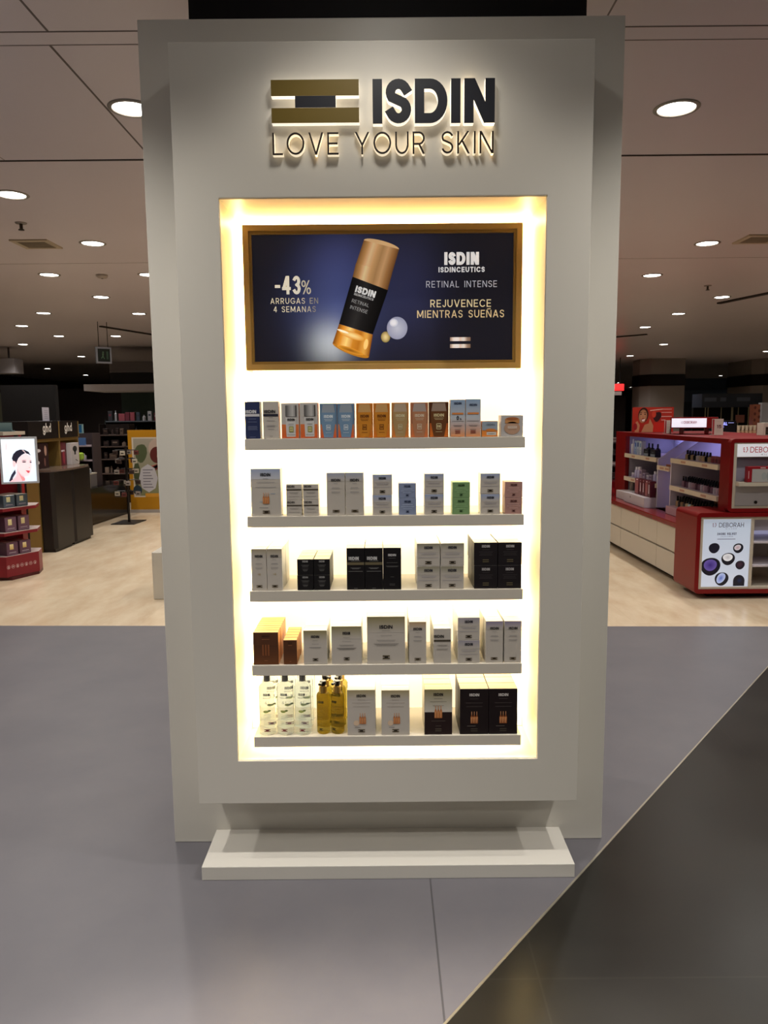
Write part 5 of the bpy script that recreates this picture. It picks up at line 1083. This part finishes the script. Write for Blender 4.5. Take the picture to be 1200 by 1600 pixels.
for y in (9.182, 9.762): mb = MB(); mb.box(-4.30, -3.928, y, y + .026, 1.272, 1.47, GLD); hb(mb, 'gold_strip', mat('gold_laminate', .4, .35))
t = tag(empty('small_notice', (-3.98, 8.95, 1.4755)), 'small white notice card standing on the black ghd header', 'sign')
mb = MB(); mb.box(-.003, .003, -.06, .11, 0, .16, lin('a8a4b0')); F = Fr((.0034, -.06, 0), (0, 1, 0), (0, 0, 1), (1, 0, 0)); 
for k in range(5): rect(mb, F, .04, .03 + k * .022, .13, .038 + k * .022, '8a8694', 1)
mb.build('card', CARD(), t); mb = MB(); mb.box(-.05, -.0035, -.06, .11, 0, .003, lin('a8a4b0')); mb.build('foot', CARD(), t)
def hair_box(y, w_, h, col, art, lab, x=-4.02):
    mb = MB(); mb.box(-.06, 0, 0, w_, 0, h, lin(col), b=.002); F = Fr((0, 0, 0), (0, 1, 0), (0, 0, 1), (1, 0, 0)); art(mb, F, w_, h); o = mb.build('styler_box', CARD()); o.location = (x, y, .9305); tag(o, lab, 'box', 'hair tool boxes in the gold niches')
def ar1(mb, F, w_, h):
    disc(mb, F, w_ * .78, h * .7, .03, .06, 'b08a78', 1); disc(mb, F, w_ * .25, h * .72, .07, .02, 'd0c8c8', 1); disc(mb, F, w_ * .22, h * .25, .035, .02, 'd8d0d0', 1); disc(mb, F, w_ * .7, h * .25, .02, .05, '7a5048', 1)
def ar2(mb, F, w_, h): rect(mb, F, w_ * .1, h * .6, w_ * .7, h * .68, 'd0c0c4', 1); disc(mb, F, w_ * .5, h * .35, .03, .08, '9a2438', 1)
def ar3(mb, F, w_, h): rect(mb, F, .01, .01, w_ - .01, h - .01, 'b4aeae', 1); disc(mb, F, w_ * .5, h * .72, w_ * .28, h * .14, '2c3030', 2); rect(mb, F, w_ * .4, h * .45, w_ * .6, h * .66, '343838', 2); shape(mb, F, [(w_ * .5, h * .2), (w_ * .85, h * .12), (w_ * .85, h * .15), (w_ * .55, h * .24)], '2c3030', 2)
hair_box(8.56, .36, .29, '2c1618', ar1, 'dark maroon styler box in the left gold niche', x=-3.952)
hair_box(9.26, .16, .28, '5a1420', ar2, 'crimson styler box in the right gold niche', x=-3.952)
hair_box(9.44, .24, .27, 'c4bebe', ar3, 'white box picturing a black styler in the right gold niche', x=-3.90)

# dark partitions and far left masses
mb = MB(); mb.box(-5.08, -4.36, 10.15, 10.25, 0, 1.95, lin('0c0808')); solid('black_partition', mb, MATT(), 'tall black partition behind the ghd stand', 'partition')
mb = MB(); mb.box(-7.2, -5.12, 10.9, 11.0, 0, 1.88, lin('3a3a2c')); mb.box(-7.2, -5.12, 10.88, 10.9, 1.2, 1.35, lin('2a3834')); solid('olive_partition', mb, MATT(), 'dark olive partition at the far left behind the red stand', 'partition')
mb = MB(); mb.box(-9.5, -7.68, 16.0, 16.4, 2.46, 2.76, lin('8c8688')); [mb.box(a, a + .03, 16.2, 16.23, 2.76, 2.999, lin('5c5658')) for a in (-9.2, -7.9)]; solid('hanging_soffit', mb, MATT(), 'short grey hanging soffit at the left edge under the ceiling', 'soffit')
mb = MB(); mb.box(-6.26, -2.6, 16.0, 17.1999, 2.075, 2.21, lin('b4aeb0')); solid('canopy_edge', mb, MATT(), 'long pale grey canopy edge over the shelves left of the tower', 'canopy')
mb = MB(); mb.box(-5.72, -2.6, 16.05, 16.2, 2.45, 2.68, lin('5c5654')); mb.box(-5.72, -2.6, 16.05, 16.9, 2.22, 2.44, lin('0e0a0a')); solid('canopy_fascia', mb, MATT(), 'dark fascia panel above the pale canopy edge', 'fascia')
mb = MB(); mb.box(-5.9, -2.6, 17.2, 17.3, 0, 2.07, lin('2c3a38')); solid('teal_wall_panel', mb, MATT(), 'dark grey-green back panel under the pale canopy edge', 'panel')
shelf_unit('wide_dark_shelf', -5.35, -3.6, 14.6, .4, [1.16, 1.45], lin('1a2222'), lin('4a5058'), 'dark wide shelf of bags and boxes under the pale canopy', ['1a1a1e', '7a3a44', '8a8a90', '2a2a30', '5a2430', '303844'], seed=11, hh=.2, density=.8, ztop=1.47)
shelf_unit('brown_shelf_unit', -4.95, -4.42, 13.2, .3, [.55, .80, 1.02, 1.22], lin('241a18'), lin('5a4c48'), 'dim brown shelf unit of small goods beside the yellow poster', ['4a3a38', '6a5a50', '2a2020', '54443c', '7a6a60'], seed=3, hh=.13, density=.85, ztop=1.4)
shelf_unit('toiletries_shelf', -4.62, -4.22, 11.0, .3, [.70, .905, 1.115], lin('3c3234'), lin('9a8c94'), 'small shelf unit with pink and blue toiletries behind the ghd stand', ['c07a90', '2a3a7a', 'b8b0c0', '8a3a50', '4a6a9a', 'c8c0c4'], seed=8, hh=.13, density=.95, ztop=1.29, zb=.5205)
t = tag(empty('blue_display_box', (-4.56, 11.02, 1.2905)), 'blue framed display box on top of the toiletries shelf', 'box'); mb = MB(); mb.ring((0, .19, 0, .13), (.008, .182, .008, .122), 0, .05, lin('7a9aa0')); mb.build('frame', PAINT(), t); mb = MB(); mb.box(.008, .182, .01, .05, .008, .122, lin('1f5c8a')); mb.build('panel', CARD(), t)
mb = MB(); mb.box(-.085, .085, -.04, .04, 0, .11, lin('8aa83c'), b=.02); o = mb.build('lime_bag', GLOSS()); o.location = (-4.43, 10.95, .9055); tag(o, 'lime green wash bag on the toiletries shelf', 'bag')
# glossy low wall with white cabinet
GW = mb = MB(); mb.prism([(-4.14, 9.95), (-4.06, 11.97), (-4.5, 11.97), (-4.5, 9.95)], .02, .52, lin('14100f')); mb.prism([(-4.17, 9.97), (-4.08, 11.95), (-4.45, 11.95), (-4.45, 9.97)], 0, .0195, lin('0a0808'))
solid('glossy_low_wall', mb, mat('black_gloss', .12, spec=.25), 'glossy black low wall reflecting the white cabinet, left of the tower', 'wall unit')
t = tag(empty('white_cabinet', (-4.4, 10.7, .5205)), 'small white cabinet with grey side standing on the glossy black low wall', 'cabinet')
mb = MB(); mb.box(0, .22, 0, .27, 0, .19, lin('b0a89a')); mb.box(-.005, .225, -.005, .275, .19, .205, lin('b8b0a2')); mb.build('body', PAINT(), t); mb = MB(); mb.box(.221, .226, .03, .26, .005, .185, lin('5a5658')); mb.build('side_panel', PAINT(), t)
for k, (x, c, lab) in enumerate(((-4.36, 'd8cfc0', 'cream small bottle on the white cabinet'), (-4.27, 'b4705c', 'terracotta small bottle with white cap on the white cabinet'), (-4.20, '8a9098', 'grey small jar on the white cabinet'))):
    o = lotion('lotion_bottle', .022, .07 if k != 1 else .10, lin(c), lin('d8d0c8')); o.location = (x, 10.78, .7265); tag(o, lab, 'bottle')
# yellow poster stand
YP = tag(empty('yellow_poster_stand', (-4.05, 12.0, 0)), 'yellow free-standing poster of hands with round white note, left beside the tower', 'poster')
mb = MB(); mb.box(0, 1.0, .0, .06, .05, 1.315, lin('ad7810')); F = Fr((0, 0, .0), (1, 0, 0), (0, 0, 1), (0, -1, 0))
rect(mb, F, .06, .25, .94, 1.20, 'c4b8a8', 1); rect(mb, F, .085, .27, .92, 1.18, '7a7a54', 2, top='9a9284')
disc(mb, F, .20, .95, .09, .16, '4c5438', 3, n=14, wob=.1); disc(mb, F, .12, .62, .05, .2, '434a30', 3, n=14, wob=.08); disc(mb, F, .46, 1.02, .14, .16, 'b09a8c', 3); disc(mb, F, .45, .92, .11, .13, '5a2420', 4); disc(mb, F, .50, .90, .05, .05, 'a07060', 5)
for k in range(6): shape(mb, F, [(.22 + .03 * k, .70 + .02 * (k % 2)), (.50 + .03 * k, .78 + .02 * k), (.52 + .03 * k, .74 + .02 * k), (.24 + .03 * k, .655)], ('8c4038', 'b06a5c', '74302c', 'a85c50', 'c08c78', '6a2824')[k], 5 + k % 3)
disc(mb, F, .12, .36, .07, .08, '243440', 4); disc(mb, F, .30, .55, .15, .225, 'b4b0b4', 8, n=8)
for k in range(7): rect(mb, F, .215, .40 + k * .046, .375 - .02 * (k % 3), .415 + k * .046, '6f6a72', 9)
rect(mb, F, .24, .25, .9, .31, 'c48a2c', 8)
mb.build('poster_board', CARD(), YP); mb = MB(); mb.box(-.01, 1.01, -.02, .12, 0, .05, lin('9a928c')); mb.build('foot', PAINT(), YP)
# black rotating rack
BK = tag(empty('rotating_rack', (-3.70, 10.85, 0)), 'black spinner rack with small hanging goods on square foot before the yellow poster', 'rack')
mb = MB(); mb.prism([(-.19, -.22), (.14, -.22), (.18, .22), (-.15, .22)], 0, .012, lin('120c0a')); mb.build('foot_plate', PAINT(), BK)
mb = MB(); mb.tube((0, 0, .012), (0, 0, 1.10), .018, lin('120c0a'), 12); mb.build('pole', PAINT(), BK)
for k, z in enumerate((.46, .62, .78, .93, 1.05)):
    mb = MB()
    for a in range(4):
        an = a * math.pi / 2 + .4 * k; mb.tube((0, 0, z), (.15 * math.cos(an), .15 * math.sin(an), z), .006, lin('1c1614'), 6)
    mb.build('arm_cross', PAINT(), BK)
    for a in range(4):
        an = a * math.pi / 2 + .4 * k; c = ('8a8078', '3a2c28', 'b0a898', '5c2c28')[(a + k) % 4]; mb = MB(); mb.box(-.035, .035, -.01, .01, -.062, 0, lin(c), b=.003); F = Fr((-.035, -.01, -.062), (1, 0, 0), (0, 0, 1), (0, -1, 0)); rect(mb, F, .015, .02, .055, .035, '1c1614', 1)
        o = mb.build('hanging_pack', CARD()); o.location = (-3.70 + .15 * math.cos(an), 10.85 + .15 * math.sin(an), z - .007)
        tag(o, 'small %s pack hung on the black spinner rack, %s level' % (('grey-beige', 'dark brown', 'cream', 'maroon')[(a + k) % 4], ('lowest', 'second', 'middle', 'fourth', 'top')[k]), 'pack', 'packs hung on the %s level of the spinner rack' % ('lowest', 'second', 'middle', 'fourth', 'top')[k])
# exit sign
EX = tag(empty('exit_sign', (-4.47, 12.0, 2.36)), 'white-framed dark emergency exit sign hanging from the ceiling, left of the tower', 'sign'); EX.rotation_euler.z = math.radians(38)
mb = MB(); mb.ring((0, .235, 0, .25), (.022, .213, .025, .225), 0, .045, lin('9aa0b0')); mb.build('frame', PAINT(), EX); mb = MB(); mb.box(.022, .213, .006, .045, .025, .225, lin('12201a')); F = Fr((.022, .006, .025), (1, 0, 0), (0, 0, 1), (0, -1, 0))
disc(mb, F, .085, .145, .013, .013, '5a7a5c', 1); shape(mb, F, [(.07, .13), (.095, .13), (.09, .08), (.11, .045), (.098, .04), (.08, .07), (.06, .045), (.05, .055), (.07, .085)], '5a7a5c', 1); rect(mb, F, .135, .04, .165, .16, '3c5a48', 1); mb.build('face', CARD(), EX)
mb = MB(); mb.tube((.05, .022, .25), (.05, .022, .639), .005, lin('3a3634'), 6); mb.tube((.19, .022, .25), (.19, .022, .639), .005, lin('3a3634'), 6); mb.build('rod', METAL(), EX)
# low white box half hidden behind the tower
mb = MB(); mb.box(-1.93, -1.30, 6.15, 6.7, 0, .40, lin('c4beb2'), b=.006); solid('low_white_box', mb, PAINT(), 'low white box half hidden behind the left edge of the tower', 'box')
# dark masses that close the view far behind
for k, (x0, x1, y, z, c) in enumerate(((-12.9, -6.4, 20.5, 2.3, '1c1414'), (-5.9, 4.9, 24.0, 2.2, '1a1615'), (4.5, 7.0, 22.0, 2.0, '1e1715'), (12.6, 20.8, 24.0, 2.3, '171a20'))):
    mb = MB(); mb.box(x0, x1, y, y + .3, 0, z, lin(c)); solid('dark_shop_wall', mb, MATT(), ('dark shop wall far left behind everything', 'dark shop wall behind the tower', 'dark shop wall just right of the tower under the red sign', 'dark shop wall at the far right')[k], 'wall unit')
